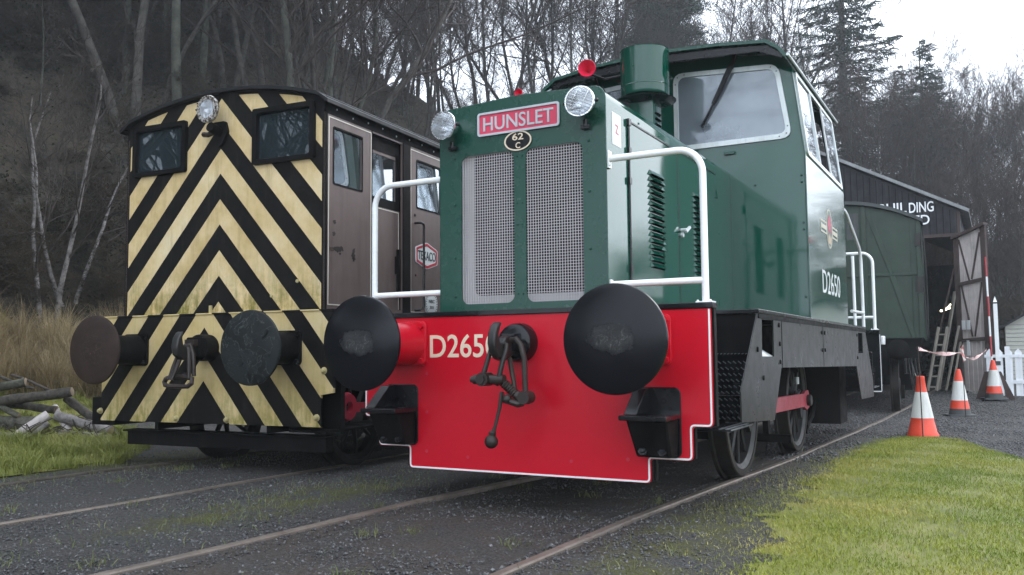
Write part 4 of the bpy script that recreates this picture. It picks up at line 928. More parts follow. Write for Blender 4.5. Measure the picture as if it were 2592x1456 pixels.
# valance side plates
VAL = [(.90, 1.229), (.42, .73), (.42, .545), (1.31, .500), (1.575, .858), (5.42, .808), (5.72, .43), (6.82, .41), (6.80, .62), (6.22, 1.229)]
h1 = [(1.01, 1.19), (1.355, 1.195), (1.35, .94), (.99, .942)]; h2 = [(5.62, 1.18), (5.98, 1.18), (5.98, .95), (5.60, .95)]
for sgn in (1, -1):
    plateX('valance', [VAL, h1, h2], sgn*1.292, sgn*1.302, 'valance', G); vv = LAST
    mb = MB(); X = sgn*1.303
    for y, z in ((1.52, 1.165), (1.53, 1.03), (1.535, .90), (3.27, 1.14), (3.42, 1.14), (3.27, .985), (3.42, .985), (.86, .99), (1.0, .80), (5.5, 1.15), (5.5, .9)): mb.lathe([(0, .010), (.016, .008), (.018, 0)], (X, y, z), (sgn, 0, 0), 8)
    mb.bar((X, 1.615, 1.225), (X, 1.615, .86), .004, .008, (0, 1, 0)); mb.bar((X, 3.345, 1.225), (X, 3.345, .84), .003, .006, (0, 1, 0)); mb.box(*sorted((sgn*1.302, sgn*1.309)), .90, 6.22, 1.196, 1.228)
    mb.build('rivet', 'blackdull', vv)
    mb = MB(); mb.add([(sgn*1.288, 1.00, .945), (sgn*1.288, 1.36, .945), (sgn*1.12, 1.36, 1.05), (sgn*1.12, 1.00, 1.10), (sgn*1.288, 1.00, .94), (sgn*1.288, 1.36, .94), (sgn*1.12, 1.36, 1.045), (sgn*1.12, 1.00, 1.095)], [(0, 1, 2, 3), (7, 6, 5, 4), (0, 4, 5, 1), (1, 5, 6, 2), (2, 6, 7, 3), (3, 7, 4, 0)]); mb.build('sand_box_lid', 'alu', vv)
# rerailing brackets on the beam
def bracket(s):
    """stepped black casting, s=+1 right, -1 left"""
    x0, x1 = (.79, 1.06) if s > 0 else (-1.06, -.79)
    mb = MB(); mb.prism(rr(x0, x1, .362, .772, .04), 0, -.012, FY(-.002)); bk = mb.build('rerailing_bracket', 'black', G, bevel=.004)
    mb = MB()
    for xa, xb in ((x0+.005, x0+.082),):
        mb.prism([(-.014, .765), (-.075, .765), (-.245, .622), (-.014, .622)], xa, xb, lambda u, v, h: (h, u, v))
    mb.build('gusset', 'black', bk, bevel=.004)
    mb = MB(); mb.box(x0-.015, x1-.0, -.275, -.0145, .590, .620); mb.build('tread', 'black', bk, bevel=.006)
    mb = MB(); tp = [(x0+.005, -.215), (x1-.02, -.215), (x1-.012, -.014), (x0+.005, -.014)]; bt = [(x0+.03, -.115), (x1-.03, -.115), (x1-.02, -.014), (x0+.03, -.014)]
    vs = [(x, y, .588) for x, y in tp]+[(x, y, .372) for x, y in bt]
    mb.add(vs, [(0, 1, 2, 3), (7, 6, 5, 4), (0, 4, 5, 1), (1, 5, 6, 2), (2, 6, 7, 3), (3, 7, 4, 0)]); bx_ = mb.build('lower_box', 'blackdull', bk, bevel=.012)
    mb = MB()
    for x in (x0+.075, x1-.075):
        mb.lathe([(0, .014), (.018, .014), (.020, .004), (.030, .004), (.032, -.006)], (x, -.128, .415), (0, -1, .45), 16)
    mb.lathe([(0, .014), (.014, .012), (.016, 0)], ((x0+x1)/2+.03, -.015, .69), (0, -1, 0), 12); mb.lathe([(0, .014), (.010, .012), (.012, 0)], ((x0+x1)/2+.07, -.015, .645), (0, -1, 0), 12)
    mb.build('bolt', 'black', bk)
bracket(1); bracket(-1)
buffer(-.865, -.002, -.571, 1.05, .3035, G, 'red', 'head_gloss'); buffer(.865, -.002, -.571, 1.05, .3035, G, 'red', 'head_gloss')
# coupling
mb = MB(); mb.lathe([(0, .10), (.085, .10), (.115, .085), (.124, .06), (.128, 0), (0, 0)], (.0, 0, 1.045), (0, -1, 0), 40); mb.box(-.045, .045, -.16, -.1, .99, 1.10)
mb.build('drawgear_boss', 'black', G)
hk = [(-.10, 1.085), (-.20, 1.09), (-.235, 1.075), (-.25, 1.05), (-.275, 1.035), (-.305, 1.05), (-.315, 1.09), (-.30, 1.13), (-.275, 1.165), (-.30, 1.172), (-.34, 1.15), (-.37, 1.10), (-.378, 1.04), (-.36, .985), (-.31, .945), (-.25, .93), (-.18, .945), (-.10, .99)]
mb = MB(); mb.prism(hk, -.026, .026, FX(0)); hook = mb.build('coupling_hook', 'steel', G, bevel=.010)
yL = -.28; mb = MB()
mb.tube([(-.105, yL-.02, .83), (-.085, yL-.01, .90), (-.062, yL+.01, 1.0), (-.045, yL+.03, 1.03), (0, yL+.05, 1.045), (.04, yL+.03, 1.03), (.045, yL+.01, .99), (.03, yL-.01, .92), (.012, yL-.02, .83)], [.017, .016, .015, .015, .015, .015, .015, .016, .017], 10)
mb.build('shackle', 'steel', hook)
mb = MB(); mb.cyl((-.165, yL-.02, .818), (.045, yL-.01, .818), .030, 18); mb.cyl((-.085, yL-.07, .820), (-.085, yL+.03, .820), .042, 22); mb.cyl((-.085, yL-.082, .820), (-.085, yL-.07, .820), .026, 16)
mb.cyl((-.185, yL-.02, .818), (-.165, yL-.02, .818), .02, 12); mb.build('trunnion', 'rusty_link', hook)
mb = MB(); th_ = [Vector((.03, yL, .80)).lerp(Vector((.115, yL+.03, .715)), k/16) for k in range(17)]
mb.tube([(-.03, yL-.01, .815), (.005, yL, .80)], .026, 12); mb.tube(th_, [.026 if k % 2 else .031 for k in range(17)], 14); mb.tube([(.105, yL+.03, .72), (.19, yL+.05, .70)], .034, 14)
mb.cyl((.165, yL+.0, .71), (.165, yL+.09, .71), .040, 18); mb.sphere((.055, yL, .70), .030, 10); mb.tube([(.03, yL, .70), (.12, yL+.02, .67), (.15, yL+.03, .68)], .022, 8); mb.build('screw', 'rusty_link', hook)
mb = MB(); mb.tube([(.05, yL+.07, 1.06), (.09, yL+.06, 1.065), (.125, yL+.05, 1.03), (.150, yL+.05, .95), (.158, yL+.05, .72)], .018, 10); mb.tube([(.02, yL+.1, .95), (.05, yL+.1, .80), (.07, yL+.08, .72)], .016, 8); mb.build('long_link', 'rusty_link', hook)
mb = MB(); mb.tube([(.02, yL, .745), (.008, yL-.005, .65), (-.018, yL-.015, .54), (-.034, yL-.02, .485)], [.014, .012, .011, .016], 10); mb.lathe([(.022, 0), (.024, .02), (.014, .03)], (-.038, yL-.02, .478), (.1, 0, 1), 12); mb.sphere((-.045, yL-.02, .442), .043, 18); mb.build('ball_lever', 'rusty_link', hook)
# front handrails (one each side), rear handrails
def handrail(s, y, z0=1.262, top=2.180, low=1.395, xin=.615, xout=1.205, r=.0215):
    mb = MB(); pts = [(s*xin, y, top), (s*(xout-.15), y, top)]+arc3((s*(xout-.15), y, top-.15), .15, 90, 0, 8, (s, 0, 0), (0, 0, 1))[1:]+[(s*xout, y, z0)]
    mb.tube(pts, r, 14); mb.tube([(s*xin, y, low), (s*xout, y, low)], r*.95, 12)
    h = mb.build('handrail', 'white', G)
    mb = MB(); mb.box(*sorted((s*(xin-.006), s*(xin+.006))), y-.025, y+.025, top-.06, top+.05); mb.box(*sorted((s*(xin-.006), s*(xin+.006))), y-.02, y+.02, low-.03, low+.03)
    mb.box(s*xout-.05, s*xout+.05, y-.04, y+.04, z0, z0+.008)
    for q in (-.04, .035): mb.sphere((s*(xin+.008), y-.012, top+q), .009, 6); mb.sphere((s*xout+q, y-.025, z0+.01), .009, 6)
    mb.build('mounting_plate', 'white', h, bevel=.002)
handrail(1, .05); handrail(-1, .05)
handrail(1, 8.1, top=2.335, low=1.437, xin=.75, xout=1.20); handrail(-1, 8.1, top=2.335, low=1.437, xin=.75, xout=1.20)
for s in (1, -1):
    mb = MB(); mb.tube([(s*.95, 8.08, 1.26), (s*.945, 8.08, 2.30)], .021, 12); mb.build('handrail', 'white', G)
    mb = MB(); mb.tube(roundpath([(s*1.19, 5.12, 2.60), (s*1.20, 5.75, 2.585), (s*1.205, 6.86, 2.22), (s*1.205, 6.9, 1.262)], .16), .020, 12); mb.tube([(s*1.20, 5.95, 1.44), (s*1.205, 6.88, 1.45)], .019, 12); mb.build('handrail', 'white', G)
# rear beam
mb = MB(); mb.box(-1.25, 1.25, 8.13, 8.155, .41, 1.225); rb = mb.build('buffer_beam', 'black', G, label='rear beam seen edge on with a white edge')
mb = MB(); mb.box(1.251, 1.256, 8.12, 8.16, .42, 1.2); mb.box(1.15, 1.25, 8.115, 8.13, .41, .425); mb.build('white_edging', 'white', rb)
mb = MB(); mb.box(1.258, 1.30, 8.20, 8.36, 1.06, 1.18); mb.build('lamp_bracket', 'white', G, bevel=.01)
for s in (-1, 1): 
    b = MB(); b.lathe([(.13, 0), (.12, .33), (.07, .34), (.07, .5), (.25, .52), (.25, .55), (0, .57)], (s*.865, 8.16, 1.05), (0, 1, 0), 28); b.build('buffer_stock', 'black', G)
# wheels, rods
for sx in (1, -1):
    wheel('wheel', sx*.765, 2.30, .492, .53, sx, G); wheel('wheel', sx*.765, 4.55, .468, .53, sx, G)
mb = MB()
for sx in (1, -1):
    mb.prism([(2.2, .575), (2.35, .59), (2.5, .575), (4.3, .548), (4.40, .575), (4.52, .575), (4.6, .50), (4.56, .40), (4.42, .375), (4.3, .415), (2.5, .44), (2.35, .42), (2.2, .44)], -.018, .018, FX(sx*.925))
mb.build('coupling_rod', 'redrod', G, bevel=.004)
mb = MB()
for sx in (1, -1):
    for y, z in ((4.46, .475), (2.33, .508)):
        mb.lathe([(0, .06), (.05, .06), (.058, .05), (.058, -.10)], (sx*.925, y, z), (sx, 0, 0), 20); mb.prism([(y-.10, z+.06), (y+.09, z+.06), (y+.05, z-.14), (y, z-.19), (y-.05, z-.14)], -.02, .02, FX(sx*.86))
mb.build('crank_pin', 'wheel', G)
mb = MB()
for sx in (1, -1):
    mb.tube([(sx*.80, 5.6, .75), (sx*.82, 5.62, .50), (sx*.82, 5.35, .26), (sx*.82, 5.0, .16)], .028, 8); mb.box(*sorted((sx*.72, sx*.82)), 5.06, 5.12, .08, .5); mb.bar((sx*.78, 3.2, .95), (sx*.78, 3.35, .18), .05, .09); mb.bar((sx*.8, 4.05, .9), (sx*.8, 4.5, .78), .12, .04)
mb.box(-1.0, 1.0, 3.3, 3.36, .15, .22)
mb.build('brake_gear', 'blackdull', G)
mb = MB(); mb.cyl((.85, 4.42, .64), (.85, 4.42, .71), .022, 10); mb.build('oil_cup', 'alu', G)

# cab
YC, YR = 2.95, 5.14
def cabx(z): return 1.272 if z < 2.70 else 1.272-(z-2.70)*.115
roofp = [(1.165, 3.54), (1.10, 3.62), (1.01, 3.685), (.6, 3.735), (0, 3.76)]
cabout = [(-1.272, 1.259), (1.272, 1.259), (1.272, 2.70), (1.178, 3.50), (1.16, 3.55), (1.06, 3.63), (.6, 3.70), (0, 3.725), (-.6, 3.70), (-1.06, 3.63), (-1.16, 3.55), (-1.178, 3.50), (-1.272, 2.70)]
ws = [(.115, 3.585), (1.045, 3.525), (1.142, 2.888), (.115, 2.888)]
def wsm(p, s=1): return [(s*x, z) for x, z in p]
for yy, nm in ((YC, 'cab_front'), (YR-.012, 'cab_rear')):
    plateY(nm, [cabout, rpoly(wsm(ws), .085), rpoly(wsm(ws, -1), .085)], yy, yy+.012, 'green', G)
    cf = LAST
    mb = MB()
    if nm == 'cab_front':
        for x, z in ((1.235, 2.52), (1.235, 2.46), (.83, 2.47), (1.24, 2.1), (1.24, 2.04), (1.24, 1.45)): mb.sphere((x, yy-.001, z), .011, 8)
        mb.box(.56, .66, yy-.03, yy, 2.775, 2.80); mb.build('rivet', 'green_dull', cf)
ws_in = rpoly([(.135, 3.565), (1.03, 3.507), (1.122, 2.908), (.135, 2.908)], .075); ws_out = rpoly([(.092, 3.61), (1.066, 3.549), (1.17, 2.862), (.092, 2.862)], .10)
for s in (1, -1):
    mb = MB(); mb.prism(wsm(ws_in, s), 0, .006, FY(YC-.004)); wn = mb.build('windscreen', 'glass', G, smooth=0)
    plateY('frame', [wsm(ws_out, s), wsm(ws_in, s)], YC-.018, YC-.001, 'alu', wn); fr = LAST
    mb = MB()
    for i in range(0, len(ws_out), 2):
        x = (ws_out[i][0]+ws_in[i][0])/2; z = (ws_out[i][1]+ws_in[i][1])/2; mb.sphere((s*x, YC-.019, z), .006, 6)
    mb.build('screw_head', 'steel', wn)
    mb = MB(); mb.bar((s*.70, YC-.045, 3.70), (s*.655, YC-.04, 3.56), .03, .022); mb.bar((s*.655, YC-.05, 3.56), (s*.49, YC-.04, 3.27), .030, .018); mb.bar((s*.64, YC-.03, 3.60), (s*.47, YC-.026, 3.26), .010, .03); mb.bar((s*.49, YC-.04, 3.275), (s*.36, YC-.03, 3.06), .016, .018)
    mb.build('wiper', 'wiper', G)
mb = MB(); mb.box(.215, .96, YC+.05, YC+.056, 2.80, 3.075); dk = mb.build('notice_sheet', 'sticker', G)
mb = MB(); mb.lathe([(.048, 0), (.040, 0), (.040, .003), (.048, .003)], (.545, YC+.046, 3.005), (0, 1, 0), 20, closed=True); mb.box(.475, .615, YC+.0465, YC+.048, 2.935, 2.94); mb.box(.475, .615, YC+.0465, YC+.048, 3.07, 3.074); mb.box(.475, .479, YC+.0465, YC+.048, 2.935, 3.07); mb.box(.611, .615, YC+.0465, YC+.048, 2.935, 3.07); mb.sphere((.545, YC+.046, 3.005), .018, 8, (1, .1, 1))
mb.build('emblem', 'rubber', dk)
mb = MB(); mb.box(-1.1, 1.1, YC+.02, YR-.02, 1.27, 1.29); mb.box(-1.0, 1.05, 3.1, 3.5, 1.29, 2.75); mb.box(-.3, .3, 4.6, 4.9, 1.29, 2.9); mb.build('cab_interior', 'green_dull', G)
# cab sides: lower panel and inward leaning upper panel with window
for s in (1, -1):
    mb = MB(); mb.box(*sorted((s*1.262, s*1.272)), YC, YR, 1.259, 2.70); cs = mb.build('cab_side', 'green', G)
    L = math.hypot(.8, .094); Mx = basis((s*1.268, YC, 2.70), (0, 1, 0), (-s*.094, 0, .8)) 
    wy0, wy1 = .14, 2.06
    me = plate_mesh('upper_panel', [[(0, 0), (YR-YC, 0), (YR-YC, L), (0, L)], rr(wy0, wy1, .045, .775, .03)], .010, Mx); link('upper_panel', me, 'green', cs)
    def P3(u, v, h): return tuple(Mx @ Vector((u, v, h*s)))
    me = plate_mesh('window_frame', [rr(wy0-.03, wy1+.03, .015, .80, .05), rr(wy0+.012, wy1-.012, .057, .763, .03)], .022, Mx @ Matrix.Translation((0, 0, s*.006)))
    wf = link('side_window', me, 'alu', G)
    mb = MB(); mb.add([P3(u, v, .004) for u, v in ((wy0, .045), (wy0+.62, .045), (wy0+.62, .775), (wy0, .775))], [(0, 1, 2, 3)]); mb.add([P3(u, v, .010) for u, v in ((wy0+1.22, .045), (wy1, .045), (wy1, .775), (wy0+1.22, .775))], [(0, 1, 2, 3)]); mb.build('pane', 'glass_side', wf, smooth=0)
    mb = MB()
    for u in (wy0+.62, wy0+.655, wy0+1.22, wy0+1.26): mb.bar(P3(u, .05, .010), P3(u, .77, .010), .012, .018, (0, 1, 0))
    mb.build('sliding_bar', 'alu', wf)
    mb = MB(); mb.bar((s*1.273, YC-.004, 1.262), (s*1.273, YC-.004, 2.70), .010, .010); mb.bar((s*1.273, YC-.004, 2.70), (s*1.18, YC-.004, 3.49), .010, .010); mb.build('edge_bead', 'green', cs)
# roof with forward visor
rp_o = [(-1.195, 3.535), (-1.14, 3.60), (-1.03, 3.675), (-.6, 3.735), (0, 3.765), (.6, 3.735), (1.03, 3.690), (1.13, 3.62), (1.195, 3.535)]
mb = MB(); n = len(rp_o)
for y in (2.66, 5.30):
    for x, z in rp_o: mb.v.append((x, y, z))
    for x, z in rp_o: mb.v.append((x*.988, y, z-.028))
for i in range(n-1):
    mb.f += [(i, i+1, 2*n+i+1, 2*n+i), (n+i, 3*n+i, 3*n+i+1, n+i+1), (i, n+i, n+i+1, i+1), (2*n+i, 2*n+i+1, 3*n+i+1, 3*n+i)]
mb.f += [(0, 2*n, 3*n, n), (n-1, 2*n-1, 4*n-1, 3*n-1)]
rf = mb.build('cab_roof', 'green_dull', G, smooth=50)
mb = MB(); vis = [(-1.17, 3.545), (-1.02, 3.645), (-.6, 3.70), (0, 3.73), (.6, 3.70), (1.02, 3.655), (1.17, 3.545), (1.15, 3.52), (.95, 3.61), (0, 3.66), (-.95, 3.61), (-1.15, 3.52)]
mb.prism(vis, 0, .02, FY(2.70)); mb.build('visor_shade', 'black', rf)  # black strip painted in for the shadowed underside of the roof overhang
mb = MB(); mb.tube([(1.205, 2.66, 3.53), (1.205, 5.30, 3.53)], .013, 8); mb.tube([(-1.205, 2.66, 3.53), (-1.205, 5.30, 3.53)], .013, 8); mb.build('gutter', 'alu', rf)
# exhaust stack
mb = MB(); sx, sy = .005, 2.40
mb.prism(rr(sx-.115, sx+.115, sy-.12, sy+.12, .03, 2), 2.64, 3.22, lambda u, v, h: (u, v, h)); stk = mb.build('exhaust_stack', 'green', G)
mb = MB()
for k in range(4): mb.box(sx+.115, sx+.128, sy-.07, sy+.05, 2.93+k*.05, 2.945+k*.05)
mb.build('louvres', 'dark_inside', stk)
mb = MB(); mb.lathe([(.11, -.03), (.20, -.012), (.272, 0), (.275, .006), (.20, .03), (.12, .05)], (sx, sy, 3.215), (0, 0, 1), 48); mb.build('rain_disc', 'black', stk)
mb = MB(); mb.lathe([(.12, .03), (.190, .035), (.210, .045), (.216, .065), (.2165, .455), (.219, .463), (.206, .463), (.203, .12), (.17, .09)], (sx, sy, 3.215), (0, 0, 1), 48); mb.lathe([(.217, .125), (.220, .128), (.217, .132)], (sx, sy, 3.215), (0, 0, 1), 48)
mb.sphere((sx-.03, sy-.214, 3.50), .009, 6); mb.sphere((sx-.03, sy-.214, 3.47), .009, 6); mb.build('stack_cowl', 'green', stk)
# horns
def horn(o, d, r, L, parent=G):
    b = MB(); b.lathe([(r, 0), (r*1.04, .004), (r*.96, .012), (r*.6, L*.3), (r*.3, L*.62), (r*.18, L), (0, L), (0, L*.9), (r*.14, L*.62), (r*.5, L*.3), (r*.9, .012)], o, d, 28, closed=True); return b.build('horn', 'hornred', parent, smooth=60)
h = horn((-.50, 2.26, 3.575), (-.30, 1, .0), .079, .19); mb = MB(); mb.tube([(-.545, 2.42, 3.575), (-.45, 2.56, 3.545), (-.30, 2.70, 3.60)], .012, 8); mb.bar((-.30, 2.55, 3.50), (-.20, 2.9, 3.52), .05, .03); mb.build('bracket', 'wiper', h)
h = horn((-1.20, 2.24, 3.445), (-.2, 1, 0), .040, .10); mb = MB(); mb.tube([(-1.20, 2.32, 3.44), (-1.14, 2.45, 3.47), (-1.10, 2.6, 3.52), (-1.08, 2.7, 3.58)], .007, 8); mb.build('bracket', 'alu', h)

# ------------------------------------------------------------------ striped locomotive
LA = 0.0714; L_ = thing('striped_locomotive', 'brown cab locomotive with yellow and black chevrons on its flat end', 'locomotive', (-3.3945, .5354, -.0095), LA)
HW = 1.157
def arcz(x): return 3.392-.178*(x/1.15)**2
arc = [(x, arcz(x)-.02) for x in np.linspace(HW-.03, -HW+.03, 17)]
body = [(-HW, 1.365), (HW, 1.365), (HW, 3.10)]+[(float(a), float(b)) for a, b in arc]+[(-HW, 3.10)]
wL = [(-1.05, 3.15), (-.415, 3.15), (-.42, 2.695), (-1.045, 2.695)]; wR = [(.395, 3.15), (1.035, 3.15), (1.04, 2.675), (.40, 2.675)]
plateY('end_panel', [body, rr(-1.035, -.43, 2.71, 3.135, .02), rr(.415, 1.025, 2.69, 3.135, .02)], .10, .115, 'chev_body', L_)
ep = LAST
for wp, (a, b_, z0, z1) in ((wL, (-1.02, -.445, 2.725, 3.12)), (wR, (.43, 1.01, 2.705, 3.12))):
    mb = MB(); mb.box(a-.005, b_+.005, .104, .108, z0-.005, z1+.005); wn = mb.build('end_window', 'glass_dark', L_, smooth=0)
    plateY('frame', [rr(a-.045, b_+.045, z0-.04, z1+.045, .02), rr(a, b_, z0, z1, .02)], .065, .112, 'blackdull', wn)
mb = MB(); mb.prism(rpoly([(-.07, 3.10), (.07, 3.10), (.10, 3.0), (.03, 2.88), (-.02, 2.87), (-.05, 2.98)], .02), 0, -.03, FY(.10)); mb.cyl((0, .09, 3.0), (0, -.04, 3.03), .045, 12); lb = mb.build('lamp_bracket', 'blackdull', L_)
mb = MB(); mb.tube([(-.13, .02, 2.985), (-.06, .0, 2.97), (0, .03, 3.0)], .024, 8); mb.build('rust_stub', 'rusty_link', lb)
mb = MB(); o = (-.02, .06, 3.190); mb.lathe([(.03, .03), (.08, .05), (.118, .085), (.126, .112), (.120, .124), (.085, .124), (.085, .11)], o, (-.03, -1, 0), 40); hl = mb.build('headlamp', None, L_)
m, t, b = newmat('peeling_lamp_ring'); t.links.new(ramp(t, noisy(t, 38, 5, .7), [(.47, (.07, .05, .04)), (.52, (.42, .40, .37))]), b.inputs['Base Color']); b.inputs['Roughness'].default_value = .5; hl.data.materials.append(m)
mb = MB(); mb.lathe([(.086, .118), (.065, .09), (.03, .07), (0, .068)], o, (-.03, -1, 0), 30); mb.build('reflector', 'reflector', hl)
mb = MB(); mb.lathe([(.086, .122), (.05, .127), (0, .129)], o, (-.03, -1, 0), 30); mb.build('lens', 'glass_lens', hl)
mb = MB()
for k in range(12):
    a = 2*PI*k/12; mb.sphere((o[0]-.004+.113*math.cos(a), o[1]-.132, o[2]+.113*math.sin(a)), .008, 6)
mb.build('screw_head', 'rust', hl)
# roof
mb = MB(); rx = [float(x) for x in np.linspace(-1.215, 1.215, 21)]; n = len(rx)
def rz(x): return arcz(x)+.004-(.045 if abs(x) > 1.2 else 0)
for y in (.045, 5.0):
    for x in rx: mb.v.append((x, y, rz(x)))
    for x in rx: mb.v.append((x, y, rz(x)-.03))
for i in range(n-1): mb.f += [(i, i+1, 2*n+i+1, 2*n+i), (n+i, 3*n+i, 3*n+i+1, n+i+1), (i, n+i, n+i+1, i+1), (2*n+i, 2*n+i+1, 3*n+i+1, 3*n+i)]
mb.f += [(0, 2*n, 3*n, n), (n-1, 2*n-1, 4*n-1, 3*n-1)]
mb.build('roof', 'roofblack', L_, smooth=40)
for s in (1, -1):
    mb = MB(); mb.box(*sorted((s*(HW-.012), s*(HW+.004))), .10, 5.0, 3.05, 3.195); mb.box(*sorted((s*(HW+.004), s*(HW+.03))), .06, 5.0, 3.150, 3.168); c_ = mb.build('cant_rail', 'blackdull', L_)
    mb = MB()
    for y in np.arange(.25, 5, .24): mb.sphere((s*(HW+.005), float(y), 3.10+.012*math.sin(y*9)), .009, 6)
    mb.build('rivet', 'alu', c_)
# side wall (both sides): panels, doors, windows
def wallside(s):
    X = s*HW; A = lambda a, b: tuple(sorted((X+s*a, X+s*b)))
    polys = [[(.10, 1.365), (5.0, 1.365), (5.0, 3.06), (.10, 3.06)], rr(.215, .64, 2.46, 2.945, .02), [(.81, 3.035), (1.325, 3.035), (1.325, 1.41), (.81, 1.41)], rr(1.60, 2.10, 2.455, 2.93, .02), rr(2.9, 3.6, 2.45, 2.93, .02)]
    plateX('side_wall', polys, X-s*.02, X, 'brown', L_); sw = LAST
    mb = MB(); mb.box(*A(0, .003), .10, .125, 1.366, 3.05); mb.box(*A(.0, .003), .79, .806, 1.366, 3.05); mb.box(*A(0, .012), 1.330, 1.465, 1.366, 3.05); mb.build('black_post', 'blackdull', sw)
    def lining(y0, y1, z0, z1, w_=.009):
        l = MB(); l.box(*A(.002, .0045), y0, y1, z1-w_, z1); l.box(*A(.002, .0045), y0, y1, z0, z0+w_); l.box(*A(.002, .0045), y0, y0+w_, z0+w_, z1-w_); l.box(*A(.002, .0045), y1-w_, y1, z0+w_, z1-w_); l.build('lining', 'cream_line', sw)
    lining(.138, .785, 1.41, 3.030); lining(1.475, 2.30, 1.40, 3.025)
    for y0, y1, z0, z1, pm in ((.215, .64, 2.46, 2.945, 'glass_side'), (1.60, 2.10, 2.455, 2.93, 'glass_side'), (2.9, 3.6, 2.45, 2.93, 'glass_side')):
        g = MB(); g.box(*A(-.016, -.012), y0-.003, y1+.003, z0-.003, z1+.003); g_ = g.build('side_window', pm, L_, smooth=0)
        plateX('gasket', [rr(y0-.012, y1+.012, z0-.012, z1+.012, .02), rr(y0+.004, y1-.004, z0+.004, z1-.004, .02)], X, X+s*.004, 'blackdull', g_)
    # half open sliding door set back in its opening
    plateX('sliding_door', [[(.79, 1.40), (1.345, 1.40), (1.345, 3.04), (.79, 3.04)], rr(.86, 1.27, 2.44, 2.87, .02)], X-s*.062, X-s*.045, 'brown', L_, label='recessed sliding door with a cream lined lower panel'); sd_ = LAST
    g = MB(); g.box(*A(-.056, -.052), .85, 1.28, 2.43, 2.88); g.build('pane', 'glass_side', sd_, smooth=0)
    g = MB(); g.box(*A(-.045, -.040), .80, 1.34, 2.375, 2.46); g.box(*A(-.045, -.040), .80, 1.34, 2.90, 3.035); g.box(*A(-.045, -.038), 1.27, 1.34, 2.46, 2.90); g.build('black_rails', 'blackdull', sd_)
    g = MB(); g.box(*A(-.044, -.041), .815, 1.33, 2.355, 2.364); g.box(*A(-.044, -.041), 1.322, 1.331, 1.42, 2.355); g.box(*A(-.044, -.041), .815, .823, 1.42, 2.355); g.build('lining', 'cream_line', sd_)
    g = MB(); g.bar((X-s*.02, 1.27, 1.93), (X-s*.02, 1.27, 1.76), .012, .05); g.box(*A(-.045, -.012), 1.29, 1.32, 1.55, 2.0); g.build('latch', 'blackdull', sd_)
    g = MB(); g.tube(roundpath([(X, 1.56, 2.29), (X+s*.055, 1.57, 2.295), (X+s*.055, 1.645, 2.29), (X+s*.055, 1.645, 1.44), (X+s*.03, 1.60, 1.425), (X, 1.55, 1.42)], .03, 3), .0125, 8); g.build('grab_rail', 'black', L_)
    g = MB(); g.sphere((X, 1.56, 2.37), .016, 6); g.sphere((X, 1.575, 1.77), .013, 6); g.build('bolt', 'rust', L_)
    return sw
wallside(1); wallside(-1)
# rust patches as flakes of bare metal on the near door
mb = MB()
for cy, cz, n_, sy_, sz_ in ((.285, 1.895, 30, .06, .022), (.515, 1.855, 14, .012, .035), (.22, 2.03, 2, .004, .02), (.235, 2.12, 3, .004, .025)):
    for k in range(n_):
        y = cy+random.gauss(0, sy_*.6); z = cz+random.gauss(0, sz_*.6); r = random.uniform(.010, .028); pts = [(y+r*random.uniform(.5, 1.3)*math.cos(a), z+r*random.uniform(.4, 1)*math.sin(a)) for a in (0, .9, 1.8, 2.7, 3.6, 4.5, 5.4)]
        h0 = .0006*(k % 5)+.0004; mb.prism(pts, h0, h0+.0005, FX(HW))
mb.build('rust_spots', 'rust', L_)
X = HW+.001
sg = plateX('oil_company_sign', [rpoly([(1.566, 2.055), (1.66, 2.085), (1.785, 2.120), (1.91, 2.085), (2.004, 2.055), (2.004, 1.905), (1.91, 1.878), (1.785, 1.845), (1.66, 1.878), (1.566, 1.905)], .02)], X, X+.006, 'sticker', L_, label='white and red hexagonal oil sign reading TEXACO')
def hexs(k): return [(1.785+(y-1.785)*k, 1.982+(z-1.982)*k) for y, z in [(1.566, 2.055), (1.785, 2.120), (2.004, 2.055), (2.004, 1.905), (1.785, 1.845), (1.566, 1.905)]]
plateX('red_border', [rpoly(hexs(.93), .015), rpoly([(1.602, 2.034), (1.785, 2.084), (1.968, 2.034), (1.968, 1.930), (1.785, 1.880), (1.602, 1.930)], .01)], X+.006, X+.009, 'signred', sg)
glyph(sg, 'lettering', 'TEXACO', (X+.007, 1.785, 1.982), (0, 1, 0), .350, .092, 'signdark', .002, offset=.006)
mb = MB(); mb.lathe([(0, .007), (.128, .007), (.136, .004), (.136, 0)], (X, 1.88, 1.497), (1, 0, 0), 40); em = mb.build('round_badge', 'sticker', L_, label='small round white badge with dark lettering')
mb = MB(); mb.lathe([(.131, .0072), (.125, .0072), (.125, .009), (.131, .009)], (X, 1.88, 1.497), (1, 0, 0), 40, closed=True)
for k in range(26):
    a = 2*PI*k/26; mb.bar((X+.0078, 1.88+.10*math.cos(a), 1.497+.10*math.sin(a)), (X+.0078, 1.88+.116*math.cos(a+.05), 1.497+.116*math.sin(a+.05)), .002, .007, (0, -math.sin(a), math.cos(a)))
mb.build('badge_ring', 'signdark', em)
glyph(em, 'lettering', 'NBC', (X+.0072, 1.88, 1.525), (0, 1, 0), .115, .035, 'signdark', .002, offset=.01); glyph(em, 'lettering', '301', (X+.0072, 1.88, 1.462), (0, 1, 0), .08, .032, 'signdark', .002, offset=.01)
